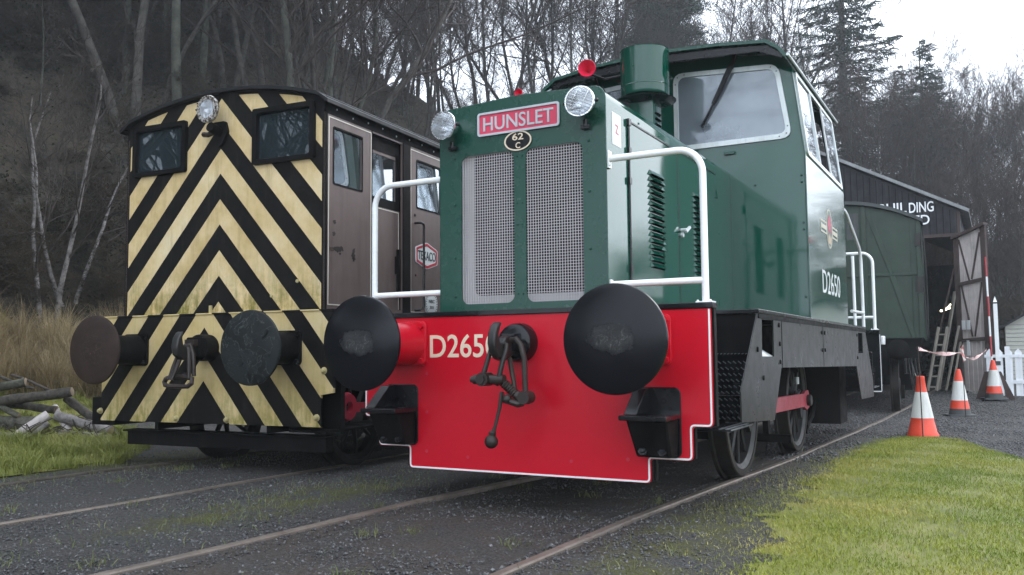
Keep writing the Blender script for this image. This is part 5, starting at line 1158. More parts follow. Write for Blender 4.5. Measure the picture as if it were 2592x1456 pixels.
# interior and underframe
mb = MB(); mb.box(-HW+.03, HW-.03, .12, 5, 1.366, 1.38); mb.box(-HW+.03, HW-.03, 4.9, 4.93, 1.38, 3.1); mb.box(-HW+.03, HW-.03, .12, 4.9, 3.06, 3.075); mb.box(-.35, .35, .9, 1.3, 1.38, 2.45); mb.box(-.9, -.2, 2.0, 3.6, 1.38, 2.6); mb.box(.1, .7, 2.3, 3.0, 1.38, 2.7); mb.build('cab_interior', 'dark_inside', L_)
mb = MB(); mb.box(.35, .37, .95, 1.15, 1.4, 2.75); mb.add([(.5, 1.25, 2.85), (.5, 1.75, 2.85), (.5, 1.85, 2.35), (.5, 1.35, 2.05), (.52, 1.25, 2.85), (.52, 1.75, 2.85), (.52, 1.85, 2.35), (.52, 1.35, 2.05)], [(0, 1, 2, 3), (7, 6, 5, 4), (0, 4, 5, 1), (1, 5, 6, 2), (2, 6, 7, 3), (3, 7, 4, 0)]); mb.build('hanging_coat', 'blackdull', L_)
bp = [(-1.318, .398), (1.204, .398), (1.204, .66), (1.328, .68), (1.328, 1.352), (-1.305, 1.352)]
plateY('buffer_beam', [bp], 0, .022, 'chev_beam', L_, label='moss stained buffer beam striped yellow and black'); bb = LAST
mb = MB(); mb.box(-1.305, 1.328, -.012, .11, 1.353, 1.366); mb.build('top_angle', 'chev_beam', bb, bevel=.003)
mb = MB()
for x, z in ((-.369, .436), (.214, .436), (1.164, .475), (-1.318, .486), (1.29, 1.22), (1.235, .86), (1.305, 1.04)): mb.lathe([(0, .035), (.014, .033), (.021, .022), (.023, .006), (.030, .005), (.030, 0)], (x, -.001, z), (0, -1, 0), 10)
mb.box(-.045, -.022, .03, .05, 1.366, 1.435); mb.build('bolt', 'knob', bb)
mb = MB(); mb.lathe([(0, .015), (.016, .012), (.016, 0)], (.877, .10, 1.619), (0, -1, 0), 8); mb.lathe([(0, .015), (.013, .012), (.013, 0)], (.60, .10, 1.50), (0, -1, 0), 8); mb.build('bolt', 'knob', ep)
mb = MB(); mb.box(-1.10, 1.17, .12, .22, .175, .30); mb.box(-1.12, 1.19, .08, .26, .298, .312); mb.build('guard_girder', 'blackdull', L_, bevel=.004)
mb = MB(); mb.box(-1.25, 1.20, .023, 4.9, 1.20, 1.364); mb.box(.62, .66, .03, 4.8, .33, 1.2); mb.box(-.66, -.62, .03, 4.8, .33, 1.2); mb.box(-.6, .6, .5, 4.5, .4, 1.2); mb.box(.66, 1.2, .28, .34, .32, .9); mb.box(-1.28, -1.22, .3, 1.0, .40, .62)
mb.box(-1.62, -1.32, .16, .60, .34, .60); mb.box(.8, 1.19, .1, 2.6, .34, .36); mb.build('underframe', 'blackdull', L_)
for sx in (1, -1):
    for y in (1.05, 3.1): wheel('wheel', sx*.77, y, .40, .45, sx, L_, 8)
mb = MB()
for sx in (1, -1):
    mb.lathe([(.05, .0), (.115, 0), (.13, .02), (.115, .05), (.05, .05)], (sx*1.05, .55, .53), (sx, 0, 0), 26, closed=True); mb.bar((sx*1.06, .62, .52), (sx*1.06, 1.6, .50), .03, .085)
mb.build('side_rod', 'redrod', L_)
buffer(-.865, -.002, -.506, 1.05, .300, L_, 'blackdull', 'head_rust', .128, .08, .145, 'blackdull'); buffer(.865, -.002, -.506, 1.05, .300, L_, 'blackdull', 'head_peel', .128, .08, .145, 'blackdull')
# peeling flakes on the right hand buffer face
mb = MB()
def flake(pts, y): mb.prism(rpoly([(.865+x, 1.05+z) for x, z in pts], .008, 2), 0, -.004, FY(y))
flake([(.0, .09), (.05, .115), (.13, .13), (.20, .145), (.195, .10), (.15, .07), (.10, .085), (.04, .05), (.01, .06)], -.503+.004); flake([(-.14, .03), (-.08, .045), (-.02, .03), (.05, .035), (.10, .02), (.16, -.01), (.22, -.045), (.215, -.075), (.12, -.04), (.03, -.005), (-.06, .01), (-.12, .01)], -.498)
flake([(-.10, -.10), (-.06, -.08), (-.03, -.11), (-.05, -.14), (-.09, -.13)], -.4995); mb.build('paint_flakes', 'head_peel', L_)
mb = MB(); mb.cyl((0, 0, 1.06), (0, -.14, 1.06), .115, 24); mb.prism(rr(-.085, .085, .98, 1.15, .02), 0, -.19, FY(0)); mb.build('drawgear_boss', 'blackdull', L_, bevel=.006)
hk2 = [(-.15, 1.11), (-.24, 1.10), (-.27, 1.075), (-.31, 1.07), (-.335, 1.09), (-.345, 1.14), (-.335, 1.20), (-.36, 1.19), (-.395, 1.14), (-.41, 1.07), (-.395, 1.0), (-.34, .955), (-.26, .955), (-.15, 1.0)]
mb = MB(); mb.prism(hk2, -.035, .035, FX(.0)); hk_ = mb.build('coupling_hook', 'steel', L_, bevel=.012)
mb = MB(); yq = -.29
mb.tube([(-.105, yq-.06, .79), (-.08, yq-.04, .90), (-.05, yq, 1.04), (0, yq+.02, 1.085), (.045, yq, 1.05), (.085, yq-.03, .93), (.095, yq-.04, .80)], .018, 10); mb.tube([(-.05, yq-.09, .79), (-.02, yq-.05, .92), (.01, yq-.01, 1.07), (.05, yq+.02, 1.08), (.09, yq+.01, 1.0), (.11, yq-.0, .82)], .018, 10); mb.build('shackle', 'rusty_link', hk_)
mb = MB(); mb.tube([(-.15, yq-.05, .80), (-.17, yq-.05, .77), (-.15, yq-.06, .745), (-.08, yq-.07, .735), (.10, yq-.06, .735), (.135, yq-.05, .76), (.12, yq-.03, .80), (.0, yq-.02, .815), (-.10, yq-.03, .815), (-.15, yq-.05, .80)], .020, 10); mb.build('end_link', 'rusty_link', hk_)
mb = MB(); mb.box(-.052, .052, -.24, -.18, 1.075, 1.13); mb.sphere((-.03, -.25, .82), .03, 8); mb.build('hook_block', 'rust', hk_)

# ------------------------------------------------------------------ crest and number on the cab side
X = 1.2725
cs_r = [o for o in G.children if o.name.startswith('cab_side')][0]
glyph(cs_r, 'running_number', 'D2650', (X, 4.13, 1.632), (0, 1, 0), 1.03, .222, 'white', .001, offset=.001)
def ell(cy, cz, a, b, n=40): return [(cy+a*math.cos(2*PI*i/n), cz+b*math.sin(2*PI*i/n)) for i in range(n)]
cy, cz = 4.10, 2.178
plateX('crest_disc', [ell(cy, cz, .165, .195), ell(cy, cz, .150, .180)], X, X+.002, 'gold', cs_r, label='oval heraldic transfer with a red beast over a wheel on a crossed bar'); cr_ = LAST
plateX('crest_field', [ell(cy, cz, .150, .180)], X, X+.001, 'crestgreen', cr_)
for s in (-1, 1):
    plateX('crest_bar', [[(cy+s*.165, cz-.075), (cy+s*.48, cz-.075), (cy+s*.48, cz+.045), (cy+s*.165, cz+.045)], [(cy+s*.18, cz-.06), (cy+s*.465, cz-.06), (cy+s*.465, cz-.035), (cy+s*.18, cz-.035)], [(cy+s*.18, cz+.005), (cy+s*.465, cz+.005), (cy+s*.465, cz+.03), (cy+s*.18, cz+.03)]][:3], X, X+.0018, 'gold', cr_)
lion = [(cy-.06, cz-.03), (cy-.10, cz+.03), (cy-.08, cz+.05), (cy-.09, cz+.10), (cy-.04, cz+.08), (cy-.03, cz+.13), (cy+.01, cz+.14), (cy+.03, cz+.10), (cy+.08, cz+.12), (cy+.06, cz+.07), (cy+.10, cz+.05), (cy+.07, cz+.02), (cy+.09, cz-.03), (cy+.04, cz-.02), (cy+.02, cz-.07), (cy-.02, cz-.02)]
plateX('crest_beast', [lion], X+.0012, X+.003, 'crestred', cr_)
plateX('crest_crown', [[(cy-.08, cz-.15), (cy+.08, cz-.15), (cy+.10, cz-.06), (cy+.05, cz-.09), (cy, cz-.05), (cy-.05, cz-.09), (cy-.10, cz-.06)]], X+.0012, X+.0025, 'crestgold', cr_)

# ------------------------------------------------------------------ green goods van behind
Wg = thing('goods_van', 'dark green wooden goods van with arched roof and a black buffer, half inside the shed', 'van', (.41, 10.5, -.045), .062)
ev = 3.14; 
def wr(x): return 3.50-.36*(x/1.26)**2
pol = [(-1.24, 1.22), (1.24, 1.22)]+[(float(x), wr(float(x))-.03) for x in np.linspace(1.24, -1.24, 13)]
plateY('end_wall', [pol], 0, .03, 'wagon', Wg)
ew = LAST
mb = MB()
mb.bar((.45, -.008, 3.35), (.80, -.008, 2.28), .07, .016, (0, 1, 0)); mb.bar((-.45, -.008, 3.35), (-.80, -.008, 2.28), .07, .016, (0, 1, 0)); mb.bar((.80, -.008, 2.24), (1.10, -.008, 1.22), .07, .016, (0, 1, 0)); mb.bar((-.80, -.008, 2.24), (-1.10, -.008, 1.22), .07, .016, (0, 1, 0))
mb.box(-1.24, 1.24, -.022, 0, 2.235, 2.275); mb.box(.36, .43, -.03, 0, 1.25, 3.42); mb.box(-.43, -.36, -.03, 0, 1.25, 3.42); mb.box(1.09, 1.10, -.006, 0, 1.25, 3.15); mb.box(1.18, 1.25, -.03, .05, 1.22, 3.12); mb.box(-1.25, -1.18, -.03, .05, 1.22, 3.12)
mb.build('end_framing', 'wagon', ew, bevel=.003)
mb = MB(); mb.box(.135, .32, -.012, 0, 2.86, 3.30); mb.build('pale_board', 'rubber', ew)
mb = MB(); mb.box(1.20, 1.24, .03, 5.2, 1.22, 3.12); mb.box(-1.24, -1.20, .03, 5.2, 1.22, 3.12); mb.box(-1.2, 1.2, 5.17, 5.2, 1.22, 3.3)
for y in (.5, 1.2, 1.9, 2.6, 3.3, 4, 4.7): mb.box(1.24, 1.27, y, y+.06, 1.22, 3.1)
mb.build('side_wall', 'wagon', Wg)
mb = MB(); mb.tube([(1.28, .05, 3.02), (1.31, .1, 2.2), (1.30, .08, 1.2)], .012, 6); mb.tube([(1.25, -.06, 2.9), (1.262, -.06, 2.4)], .010, 6); mb.tube([(1.27, -.05, 2.05), (1.28, -.05, 1.25)], .010, 6); mb.box(1.16, 1.27, -.05, 0, 2.70, 2.90); mb.box(1.16, 1.28, -.05, 0, 1.95, 2.2); mb.build('door_bar', 'steel', Wg)
mb = MB(); xs_ = [float(x) for x in np.linspace(-1.29, 1.29, 17)]; n = len(xs_)
for y in (-.07, 5.25):
    for x in xs_: mb.v.append((x, y, wr(x)+.012))
    for x in xs_: mb.v.append((x, y, wr(x)-.045))
for i in range(n-1): mb.f += [(i, i+1, 2*n+i+1, 2*n+i), (n+i, 3*n+i, 3*n+i+1, n+i+1), (i, n+i, n+i+1, i+1), (2*n+i, 2*n+i+1, 3*n+i+1, 3*n+i)]
mb.f += [(0, 2*n, 3*n, n), (n-1, 2*n-1, 4*n-1, 3*n-1)]
mb.build('roof', 'wagon_roof', Wg, smooth=50)
mb = MB(); mb.box(-1.2, 1.2, .02, .10, .90, 1.215); mb.box(.85, .93, .1, 5.1, .85, 1.215); mb.box(-.93, -.85, .1, 5.1, .85, 1.215); mb.box(-.9, .9, 1.0, 1.1, .5, .9); mb.box(.9, 1.02, .9, 1.5, .35, .62); mb.box(-.9, .9, 2.0, 3.2, .4, .9); mb.tube([(1.1, 1.3, .55), (1.1, 3.2, .52)], .02, 6); mb.build('underframe', 'blackdull', Wg)
for s in (-1, 1):
    b = MB(); b.lathe([(0, 0), (.12, 0), (.10, .25), (.07, .26), (.065, .42), (0, .42)], (s*.865, .02, 1.035), (0, -1, 0), 26); st_ = b.build('buffer_stock', 'blackdull', Wg)
    b = MB(); b.lathe([(0, -.03), (.10, -.022), (.155, -.006), (.162, .0), (.162, .025), (0, .03)], (s*.865, -.43, 1.035), (0, 1, 0), 40); b.build('buffer_head', 'blackdull', Wg)
    for y in (.9, 4.0): wheel('wheel', s*.765, y, .46, .46, s, Wg, 8)
mb = MB(); mb.prism([(-.05, .98), (-.22, .99), (-.30, 1.05), (-.34, 1.0), (-.28, .92), (-.05, .94)], -.03, .03, FX(0)); mb.tube([(0, -.2, 1.0), (0, -.22, .72), (.03, -.2, .5)], .02, 8); mb.build('coupling', 'steel', Wg)
mb = MB(); mb.tube([(1.02, .9, .80), (1.06, .85, .62), (1.10, .6, .55)], .018, 6)
for x, y in ((1.02, .15), (1.08, .2), (1.13, .12), (.98, .25)): mb.tube([(x, y, .92), (x+.03, y-.05, .6), (x+.06, y, .45)], .012, 6)
mb.build('brake_pipe', 'steel', Wg)

# ------------------------------------------------------------------ timber engine shed
S = thing('engine_shed', 'black boarded engine shed with open doorway and white lettering on its gable', 'shed', (0, 16.5, 0))
gab = [(-6.2, .05), (-3.3, .05), (-3.3, 3.50), (1.985, 3.50), (1.985, .05), (2.06, .05), (2.06, 4.02), (-.372-1.6, 6.16), (-6.2, 3.95)]
plateY('gable_wall', [gab], 0, .05, 'shed', S); gw = LAST
mb = MB()
for x in np.arange(-6.1, 2.06, .135):
    x = float(x); zt = (4.00 + (2.06-x)*.5375) if x > -1.97 else 6.13-(-1.97-x)*.53
    mb.box(x-.006, x+.006, -.006, 0, 3.52 if -3.3 < x < 1.98 else .1, zt-.05)
mb.build('board_joints', 'dark_inside', gw, smooth=0)
mb = MB(); mb.box(-3.4, 2.03, -.03, 0, 3.46, 3.53); mb.build('door_lintel', 'wood_dark', S)
mb = MB(); mb.bar((2.24, -.03, 4.015), (-1.97, -.03, 6.28), .10, .045, (0, 0, 1)); mb.bar((-1.97, -.03, 6.28), (-6.4, -.03, 3.95), .10, .045, (0, 0, 1)); mb.build('roof_edge', 'shed_roof', S)
mb = MB()
for a, b in (((2.24, 4.0), (-1.97, 6.26)), ((-1.97, 6.26), (-6.4, 3.93))):
    mb.add([(a[0], -.1, a[1]), (b[0], -.1, b[1]), (b[0], 13, b[1]), (a[0], 13, a[1]), (a[0], -.1, a[1]-.04), (b[0], -.1, b[1]-.04), (b[0], 13, b[1]-.04), (a[0], 13, a[1]-.04)], [(0, 1, 2, 3), (7, 6, 5, 4), (0, 4, 5, 1), (1, 5, 6, 2), (2, 6, 7, 3), (3, 7, 4, 0)])
mb.build('roof', 'shed_roof', S)
mb = MB(); mb.box(2.0, 2.06, .05, 13, .05, 4.0); mb.box(-6.2, -6.14, .05, 13, .05, 3.9); mb.box(-6.1, 2.0, 12.9, 13, .05, 3.95); mb.build('side_wall', 'shed', S)
mb = MB(); mb.box(1.90, 2.0, -.02, .05, .1, 3.5); mb.box(2.0, 2.06, -.02, -.001, .1, 4.0); mb.build('door_post', 'wood_dark', S)
glyph(S, 'lettering', 'DING', (1.302, -.007, 4.163), (1, 0, 0), .50, .235, 'white', .006, offset=.012)
glyph(S, 'lettering', 'REBUIL', (.55, -.007, 4.180), (1, 0, 0), .90, .235, 'white', .006, offset=.012)
glyph(S, 'lettering', 'LIMITED', (.985, -.007, 3.875), (1, 0, 0), .95, .215, 'white', .006, offset=.012)
wl = MB(); wl.sphere((1.62, 3.0, 2.02), .05, 10, (1.6, 1, .5)); wl.bar((1.56, 3.0, 1.97), (1.68, 3.0, 2.12), .05, .03); wl.sphere((1.46, 3, 1.96), .03, 8); lt = wl.build('work_lamp', 'light', S)
# open door leaf
D_ = thing('shed_door', 'grey boarded shed door with brown frame standing open beside the shed', 'door', (1.93, 16.42, .06), R(-38))
mb = MB()
for k in range(5):
    x = .10+k*.112; mb.box(x+.006, x+.106, .0, .02, .05, 3.40+.02*k)
mb.build('boards', 'wood_door', D_)
mb = MB(); mb.box(0, .10, -.03, .0, 0, 3.36); mb.box(.66, .78, -.03, .025, 0, 3.56); mb.bar((-.02, -.03, 3.34), (.80, -.03, 3.56), .12, .05, (0, 0, 1)); mb.bar((.10, -.02, 2.33), (.66, -.02, 2.40), .05, .07, (0, 0, 1)); mb.bar((.10, -.02, 1.12), (.66, -.02, 1.15), .05, .07, (0, 0, 1))
for a, b in (((.12, 3.3), (.34, 2.4)), ((.64, 3.4), (.40, 2.42)), ((.14, 2.3), (.36, 1.2)), ((.64, 2.35), (.42, 1.2))): mb.bar((a[0], -.012, a[1]), (b[0], -.012, b[1]), .03, .022, (0, 1, 0))
mb.build('door_frame', 'wood_dark', D_)
mb = MB(); mb.box(.13, .21, -.045, -.03, 1.35, 1.55); mb.box(.25, .33, -.045, -.03, 1.35, 1.55); mb.box(.23, .30, -.045, -.03, .80, 1.12); mb.build('small_notice', 'sticker', D_)
# ladder and planks leaning in the doorway
lad = thing('ladder', 'pale wooden ladder leaning against planks in the shed doorway', 'ladder', (1.32, 15.75, .12))
mb = MB(); T = Vector((.24, .45, 1.35)); 
mb.bar((0, 0, 0), T, .035, .06); mb.bar((.17, 0, 0), Vector((.17, 0, 0))+T, .035, .06); mb.build('stile', 'wood_pale', lad)
mb = MB()
for k in range(6): p = T*(.06+k*.165); mb.bar(p, p+Vector((.17, 0, 0)), .03, .03)
mb.build('rung', 'wood_pale', lad)
pk = [((1.50, 16.2, .12), (1.90, 16.46, 2.25), .10, 'wide pale plank leaning behind the ladder, largest of the planks'), ((1.66, 16.0, .12), (1.95, 16.35, 1.50), .045, 'thin pale batten leaning right of the ladder'),
      ((1.78, 15.95, .12), (1.97, 16.3, 1.15), .035, 'short thin batten leaning against the foot of the open door'), ((1.42, 16.3, .8), (1.90, 16.45, 2.75), .05, 'dark narrow plank leaning highest against the door post')]
for a, b, wd, lb_ in pk:
    mb = MB(); mb.bar(a, b, wd, .03); mb.build('plank', 'wood_pale' if 'pale' in lb_ or 'short' in lb_ else 'wood_dark', label=lb_, cat='plank', group='planks leaning in the shed doorway', bevel=.004)
# cones
def cone(loc, label, s=1.0, dark_base=False, rz=0.0, tilt=0):
    c = thing('traffic_cone', label, 'traffic cone', loc, rz, 'traffic cones beside the track')
    H = .745*s
    def seg(name, z0, z1, mat, prof=None):
        def rad(z): return .158*s+(.034*s-.158*s)*(z-.03)/(H-.03)
        mb = MB(); p = [(rad(z0)+(0.003 if mat == 'cone_white' else 0), z0), (rad((z0+z1)/2)+(0.003 if mat == 'cone_white' else 0), (z0+z1)/2), (rad(z1)+(0.003 if mat == 'cone_white' else 0), z1)]
        mb.lathe(prof or p, (0, 0, 0), (0, 0, 1), 32); return mb.build(name, mat, c, smooth=60)
    if dark_base:
        mb = MB(); mb.prism(rr(-.21*s, .21*s, -.21*s, .21*s, .05*s), 0, .03, lambda u, v, h: (u, v, h)); mb.lathe([(.165*s, .03), (.15*s, .10*s), (.148*s, .12*s)], (0, 0, 0), (0, 0, 1), 32); mb.build('base', 'rubber', c)
        seg('cone_body', .12*s, .250*s, 'cone_red'); seg('reflective_sleeve', .251*s, .555*s, 'cone_white'); seg('cone_top', .556*s, H, 'cone_red', [(.068*s, .556*s), (.036*s, H-.03), (.030*s, H-.005), (.012, H)])
    else:
        seg('cone_body', .0, .225*s, 'cone_red', [(.185*s, .0), (.185*s, .02*s), (.165*s, .06*s), (.140*s, .17*s), (.137*s, .18*s), (.132*s, .225*s)])
        seg('reflective_sleeve', .226*s, .545*s, 'cone_white', [(.133*s, .226*s), (.100*s, .40*s), (.071*s, .545*s)]); seg('cone_top', .546*s, H, 'cone_red', [(.068*s, .546*s), (.048*s, .70*s), (.050*s, .705*s), (.046*s, H-.004), (.02, H)])
    return c
cone((1.81, 7.2, gzf(1.81, 7.2)), 'bright orange and white traffic cone standing at the corner of the lawn', 1.0)
cone((2.10, 10.8, gzf(2.1, 10.8)), 'weathered orange and white traffic cone with a dark base, middle of the three', 1.0, True, .3)
cone((2.57, 14.14, gzf(2.57, 14.14)+.03), 'dirty traffic cone standing in front of the white picket fence, farthest away', 1.0, True, .2)
# iron pins, tape, poles
for (x, y, lb_) in ((1.83, 6.93, 'thin dark iron pin standing in front of the nearest cone'), (2.19, 10.45, 'thin dark iron pin beside the middle cone')):
    mb = MB(); z = gzf(x, y); mb.tube([(x, y, z-.05), (x-.015, y+.02, z+1.08)], .007, 6); mb.tube(arc3((x-.015, y+.02, z+1.095), .018, 0, 330, 10, (1, 0, 0), (0, 0, 1)), .005, 6)
    mb.build('iron_pin', 'rust', label=lb_, cat='pin', group='iron pins holding the barrier tape')
mb = MB(); tp = [(1.82, 6.94, 1.0), (1.90, 7.8, .95), (2.03, 9.0, .92), (2.15, 10.1, .935), (2.18, 10.45, .95), (2.22, 11.2, .85), (2.30, 12.3, .82), (2.40, 13.6, .90), (2.47, 14.5, .98)]
o = 0
for i in range(len(tp)-1):
    for k in range(4):
        a = Vector(tp[i]).lerp(Vector(tp[i+1]), k/4); b = Vector(tp[i]).lerp(Vector(tp[i+1]), (k+1)/4); t1 = .028*(.6+.4*math.cos(i*3+k)); t2 = .028*(.6+.4*math.cos(i*3+k+1)); q1 = .012*math.sin(i*3+k); q2 = .012*math.sin(i*3+k+1)
        mb.add([a+Vector((q1, 0, -t1)), b+Vector((q2, 0, -t2)), b+Vector((-q2, 0, t2)), a+Vector((-q1, 0, t1))], [(0, 1, 2, 3)])
mb.sphere((2.18, 10.44, .95), .045, 8, (.6, .6, 1.4)); mb.add([(2.15, 10.42, .98), (2.20, 10.40, 1.06), (2.21, 10.42, 1.05), (2.18, 10.43, .96)], [(0, 1, 2, 3)]); mb.add([(2.17, 10.42, .93), (2.20, 10.40, .80), (2.23, 10.42, .82), (2.20, 10.43, .93)], [(0, 1, 2, 3)])
mb.build('barrier_tape', 'tape', label='red and white barrier tape strung between iron pins', cat='tape')
rp = thing('ranging_pole', 'tall thin red and white banded pole leaning beside the white post', 'pole', (2.56, 14.75, .06))
for k in range(7):
    z0 = .35+k*.345-.35*0; a = Vector((0, 0, 0)).lerp(Vector((-.035, 0, 2.75)), k/7.0); b = Vector((0, 0, 0)).lerp(Vector((-.035, 0, 2.75)), (k+1)/7.0)
    mb = MB(); mb.cyl(a, b, .017, 10); mb.build('band', 'polered' if k % 2 == 0 else 'white', rp)
wp_ = thing('white_post', 'white painted square post with a pointed cap beside the banded pole', 'post', (2.655, 15.0, .05))
mb = MB(); mb.box(-.036, .036, -.036, .036, 0, 1.86); mb.add([(-.036, -.036, 1.87), (.036, -.036, 1.87), (.036, .036, 1.87), (-.036, .036, 1.87), (0, 0, 1.99)], [(0, 1, 4), (1, 2, 4), (2, 3, 4), (3, 0, 4)]); mb.build('shaft', 'white', wp_)
mb = MB(); mb.box(-.042, .042, -.042, .042, 1.84, 1.869); mb.box(-.046, .046, -.046, .046, .62, .70); mb.build('collar', 'rubber', wp_)
mb = MB(); mb.box(-.12, -.04, 0, .05, 0, 1.75); mb.build('backing_board', 'wood_dark', wp_)
mb = MB(); mb.prism([(2.25, .03), (2.42, .56), (2.50, .56), (2.44, .03)], 0, .03, FY(14.35)); mb.build('sloping_board', 'wood_dark', label='dark board sloping down left behind the farthest cone', cat='board'); mb = MB(); mb.prism([(2.66, .56), (2.70, .56), (2.92, .03), (2.78, .03)], 0, .03, FY(14.35)); mb.build('sloping_board', 'wood_dark', label='dark board sloping down right behind the farthest cone', cat='board')
# picket fence and hut
Fn = thing('picket_fence', 'white wooden picket fence right of the shed door', 'fence', (2.42, 15.0, .04))
mb = MB()
for k in range(20):
    x = .03+k*.166; mb.prism([(x, .03), (x+.125, .03), (x+.125, .88), (x+.0625, .96), (x, .88)], 0, .018, FY(0))
mb.build('pickets', 'fence', Fn)
mb = MB(); mb.box(0, 3.3, -.02, -.001, .78, .84); mb.box(0, 3.3, -.02, -.001, .27, .34)
for x in (.36, 2.0): mb.box(x, x+.09, -.022, .06, 0, 1.0)
mb.build('fence_rails', 'fence', Fn)
Ht = thing('garden_hut', 'small cream boarded hut with a pitched roof behind the picket fence', 'hut', (2.90, 22.0, .1))
zo = -.1
mb = MB(); mb.prism([(-0.05, .0), (2.9, 0), (2.9, 1.52), (1.42, 2.38), (-.05, 1.52)], 0, 3.0, FY(0)); hw_ = mb.build('walls', 'hut', Ht)
mb = MB()
for k in range(14): mb.box(-.05, 2.9, -.012, -.002, .10+k*.11, .11+k*.11)
mb.box(.55, 2.2, -.03, -.002, 1.56, 1.60); mb.build('board_edges', 'shed_roof', hw_)
mb = MB(); mb.bar((-.25, 1.4, 1.40), (1.42, 1.4, 2.41), 3.2, .05, (0, 0, 1)); mb.bar((1.42, 1.4, 2.41), (3.1, 1.4, 1.40), 3.2, .05, (0, 0, 1)); mb.build('roof', 'shed', Ht)
mb = MB(); mb.box(3.20, 3.34, 14.0, 14.03, 3.22, 3.36); sg_ = mb.build('signal_arm', 'polered'); 
sp_ = thing('signal_post', 'slim post with a small red board at the right edge of the picture', 'signal', (3.30, 14.06, 0)); sg_.parent = sp_; sg_.location = (-3.30, -14.06, 0)
mb = MB(); mb.cyl((0, .02, 0), (0, .02, 3.4), .03, 8); mb.build('post', 'white', sp_)

# ------------------------------------------------------------------ log pile
def log(p, q, r, mat, label, bend=.03):
    p, q = Vector(p), Vector(q); n = 9; pts = []; d = (q-p); side_ = d.cross(Vector((0, 0, 1))).normalized()
    for i in range(n):
        f = i/(n-1); pts.append(p+d*f+side_*math.sin(f*PI)*bend+Vector((0, 0, math.sin(f*PI*1.5)*bend*.6)))
    r *= .86; rs = [r*(1+.06*math.sin(i*2.1+p.x*9)) for i in range(n)]
    mb = MB(); mb.tube(pts, rs, 12, cap=False)
    o = mb.build('log', mat, label=label, cat='log', group='logs of the pile left of the striped locomotive')
    e = MB()
    for c, t1, rr0 in ((pts[0], pts[0]-pts[1], rs[0]), (pts[-1], pts[-1]-pts[-2], rs[-1])):
        e.lathe([(0, .004), (rr0*.7, .003), (rr0, -.004)], c, t1, 12)
    for q_ in e.pieces(): q_.build('cut_end', 'wood_end', o)
    return o
def LP(px, py, D):                      # a point of the pile: right, up, depth measured in metres from the pile's own foot
    return (-7.55+px*.86-D*.5, 2.45+px*.5+D*.86, -.05+py)
M['log_bark'] = bark('rough_log_bark', (.022, .019, .016), (.095, .085, .072), 14); M['log_bark2'] = bark('mossy_log_bark', (.030, .030, .022), (.12, .115, .09), 12)
M['wood_end'] = paint('sawn_log_end', (.20, .15, .10), .8, 0, .3, (.1, .07, .05), .6)
log(LP(-1.75, .34, .1), LP(-.30, .62, 0), .075, 'log_bark', 'thick dark log lying on top of the pile, pointing up to the right', .05)
log(LP(-2.0, .52, .3), LP(-1.05, .72, .3), .07, 'log_bark2', 'grey log with a sawn end at the back top of the pile', .02)
log(LP(-2.0, .22, .0), LP(-.75, .20, .0), .10, 'log_bark2', 'long grey log lying level across the left of the pile', .02)
log(LP(-.95, -.0, -.2), LP(-.60, .30, .0), .075, 'wood_door', 'split grey log leaning left of the white birch log', .0)
log(LP(-.78, -.05, -.3), LP(-.52, .20, -.15), .042, 'birch', 'short white birch log end resting in the grass, brightest of the pile', .0)
log(LP(-.50, .28, .0), LP(.25, .08, -.1), .078, 'birch', 'mottled birch log slanting down towards the striped beam', .0)
log(LP(-.35, .07, -.2), LP(.18, .02, -.2), .058, 'birch', 'low birch log with peeling white bark at the front of the pile', .0)
log(LP(-.15, -.09, -.35), LP(.30, .05, -.2), .05, 'log_bark2', 'grey green branch curving out at the right foot of the pile', .05)
log(LP(-.45, .50, .15), LP(-.05, .22, .1), .065, 'log_bark', 'brown log slanting behind the birch logs', .0)
log(LP(-2.0, .93, .4), LP(-.95, .66, .3), .022, 'log_bark', 'thin bare branch sticking out above the pile', .06)
log(LP(-1.3, .80, .4), LP(-.65, .58, .3), .02, 'twig', 'thin twig lying across the two top logs', .03)
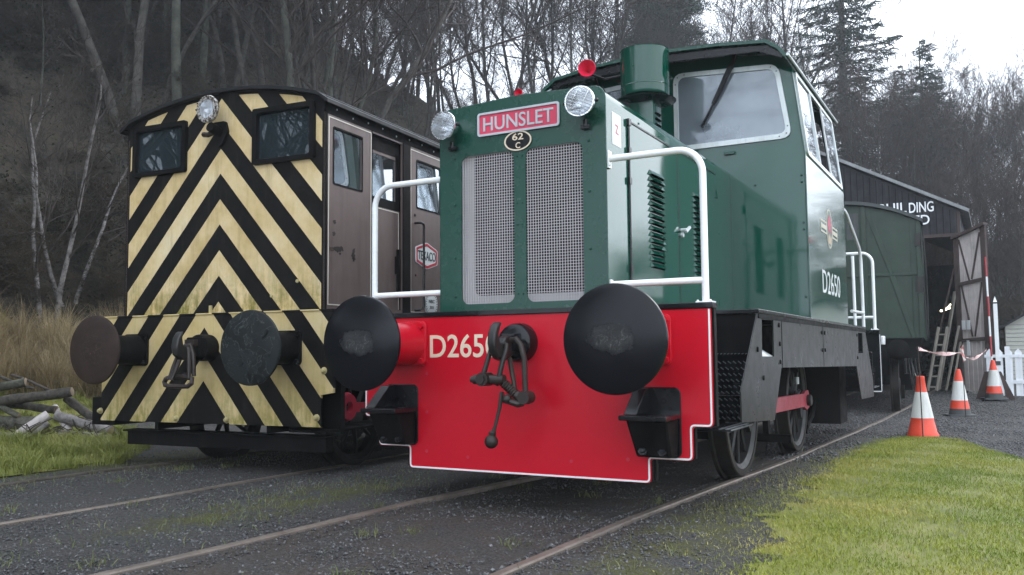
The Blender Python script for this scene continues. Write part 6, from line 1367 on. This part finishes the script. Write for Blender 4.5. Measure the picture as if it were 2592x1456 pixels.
log(LP(-.02, .10, .0), LP(.12, .26, .1), .06, 'log_bark2', 'stubby grey log end against the black box', .0)
extra = [(-1.9, .10, -.25, -1.2, .16, -.1, .05, 'log_bark2', 'thin grey log low at the left foot of the pile'), (-1.3, .42, .25, -.55, .36, .1, .06, 'log_bark', 'dark log crossing behind the middle of the pile'), (-1.55, .52, .15, -.95, .30, -.05, .045, 'log_bark2', 'thin grey log sloping down from the top left of the pile'),
  (-.62, .38, .2, -.30, .10, -.05, .05, 'wood_door', 'pale split log standing steeply in the middle of the pile'), (-1.15, .08, -.3, -.70, .0, -.25, .045, 'birch', 'thin birch stick at the front left of the pile'), (.02, .22, .2, .30, .02, .0, .045, 'log_bark', 'dark short log at the right end of the pile')]
for x1, z1, d1, x2, z2, d2, r_, m_, l_ in extra: log(LP(x1, z1, d1), LP(x2, z2, d2), r_, m_, l_, .02)
mb = MB()
for k in range(70):
    x, y, z = LP(random.uniform(-1.6, .2), 0, random.uniform(-.4, .3)); a = random.uniform(0, 6); mb.tube([(x, y, z+random.uniform(0, .1)), (x+.2*math.cos(a), y+.2*math.sin(a), z+random.uniform(.05, .25)), (x+.4*math.cos(a+.3), y+.4*math.sin(a+.3), z+random.uniform(.0, .3))], .006, 4)
mb.build('twig_litter', 'twig', kind='stuff')
mb = MB(); mb.sphere((-13.55, 5.35, 2.02), .16, 12, (1.1, .8, .9)); mb.cyl((-13.55, 5.4, .9), (-13.55, 5.38, 2.0), .10, 10); mb.build('birch_stump', 'birch', label='pale birch stump showing above the dead grass', cat='stump')

# ------------------------------------------------------------------ winter air
mb = MB(); mb.box(-150, 90, -60, 170, -40, 62)
m = bpy.data.materials.new('haze_air'); m.use_nodes = True; t = m.node_tree; t.nodes.remove(t.nodes['Principled BSDF'])
v = t.nodes.new('ShaderNodeVolumePrincipled'); v.inputs['Color'].default_value = (.90, .95, 1, 1); v.inputs['Density'].default_value = .0014; v.inputs['Anisotropy'].default_value = .2
t.links.new(v.outputs[0], t.nodes['Material Output'].inputs['Volume'])
mb.build('haze', m, kind='stuff', smooth=0)
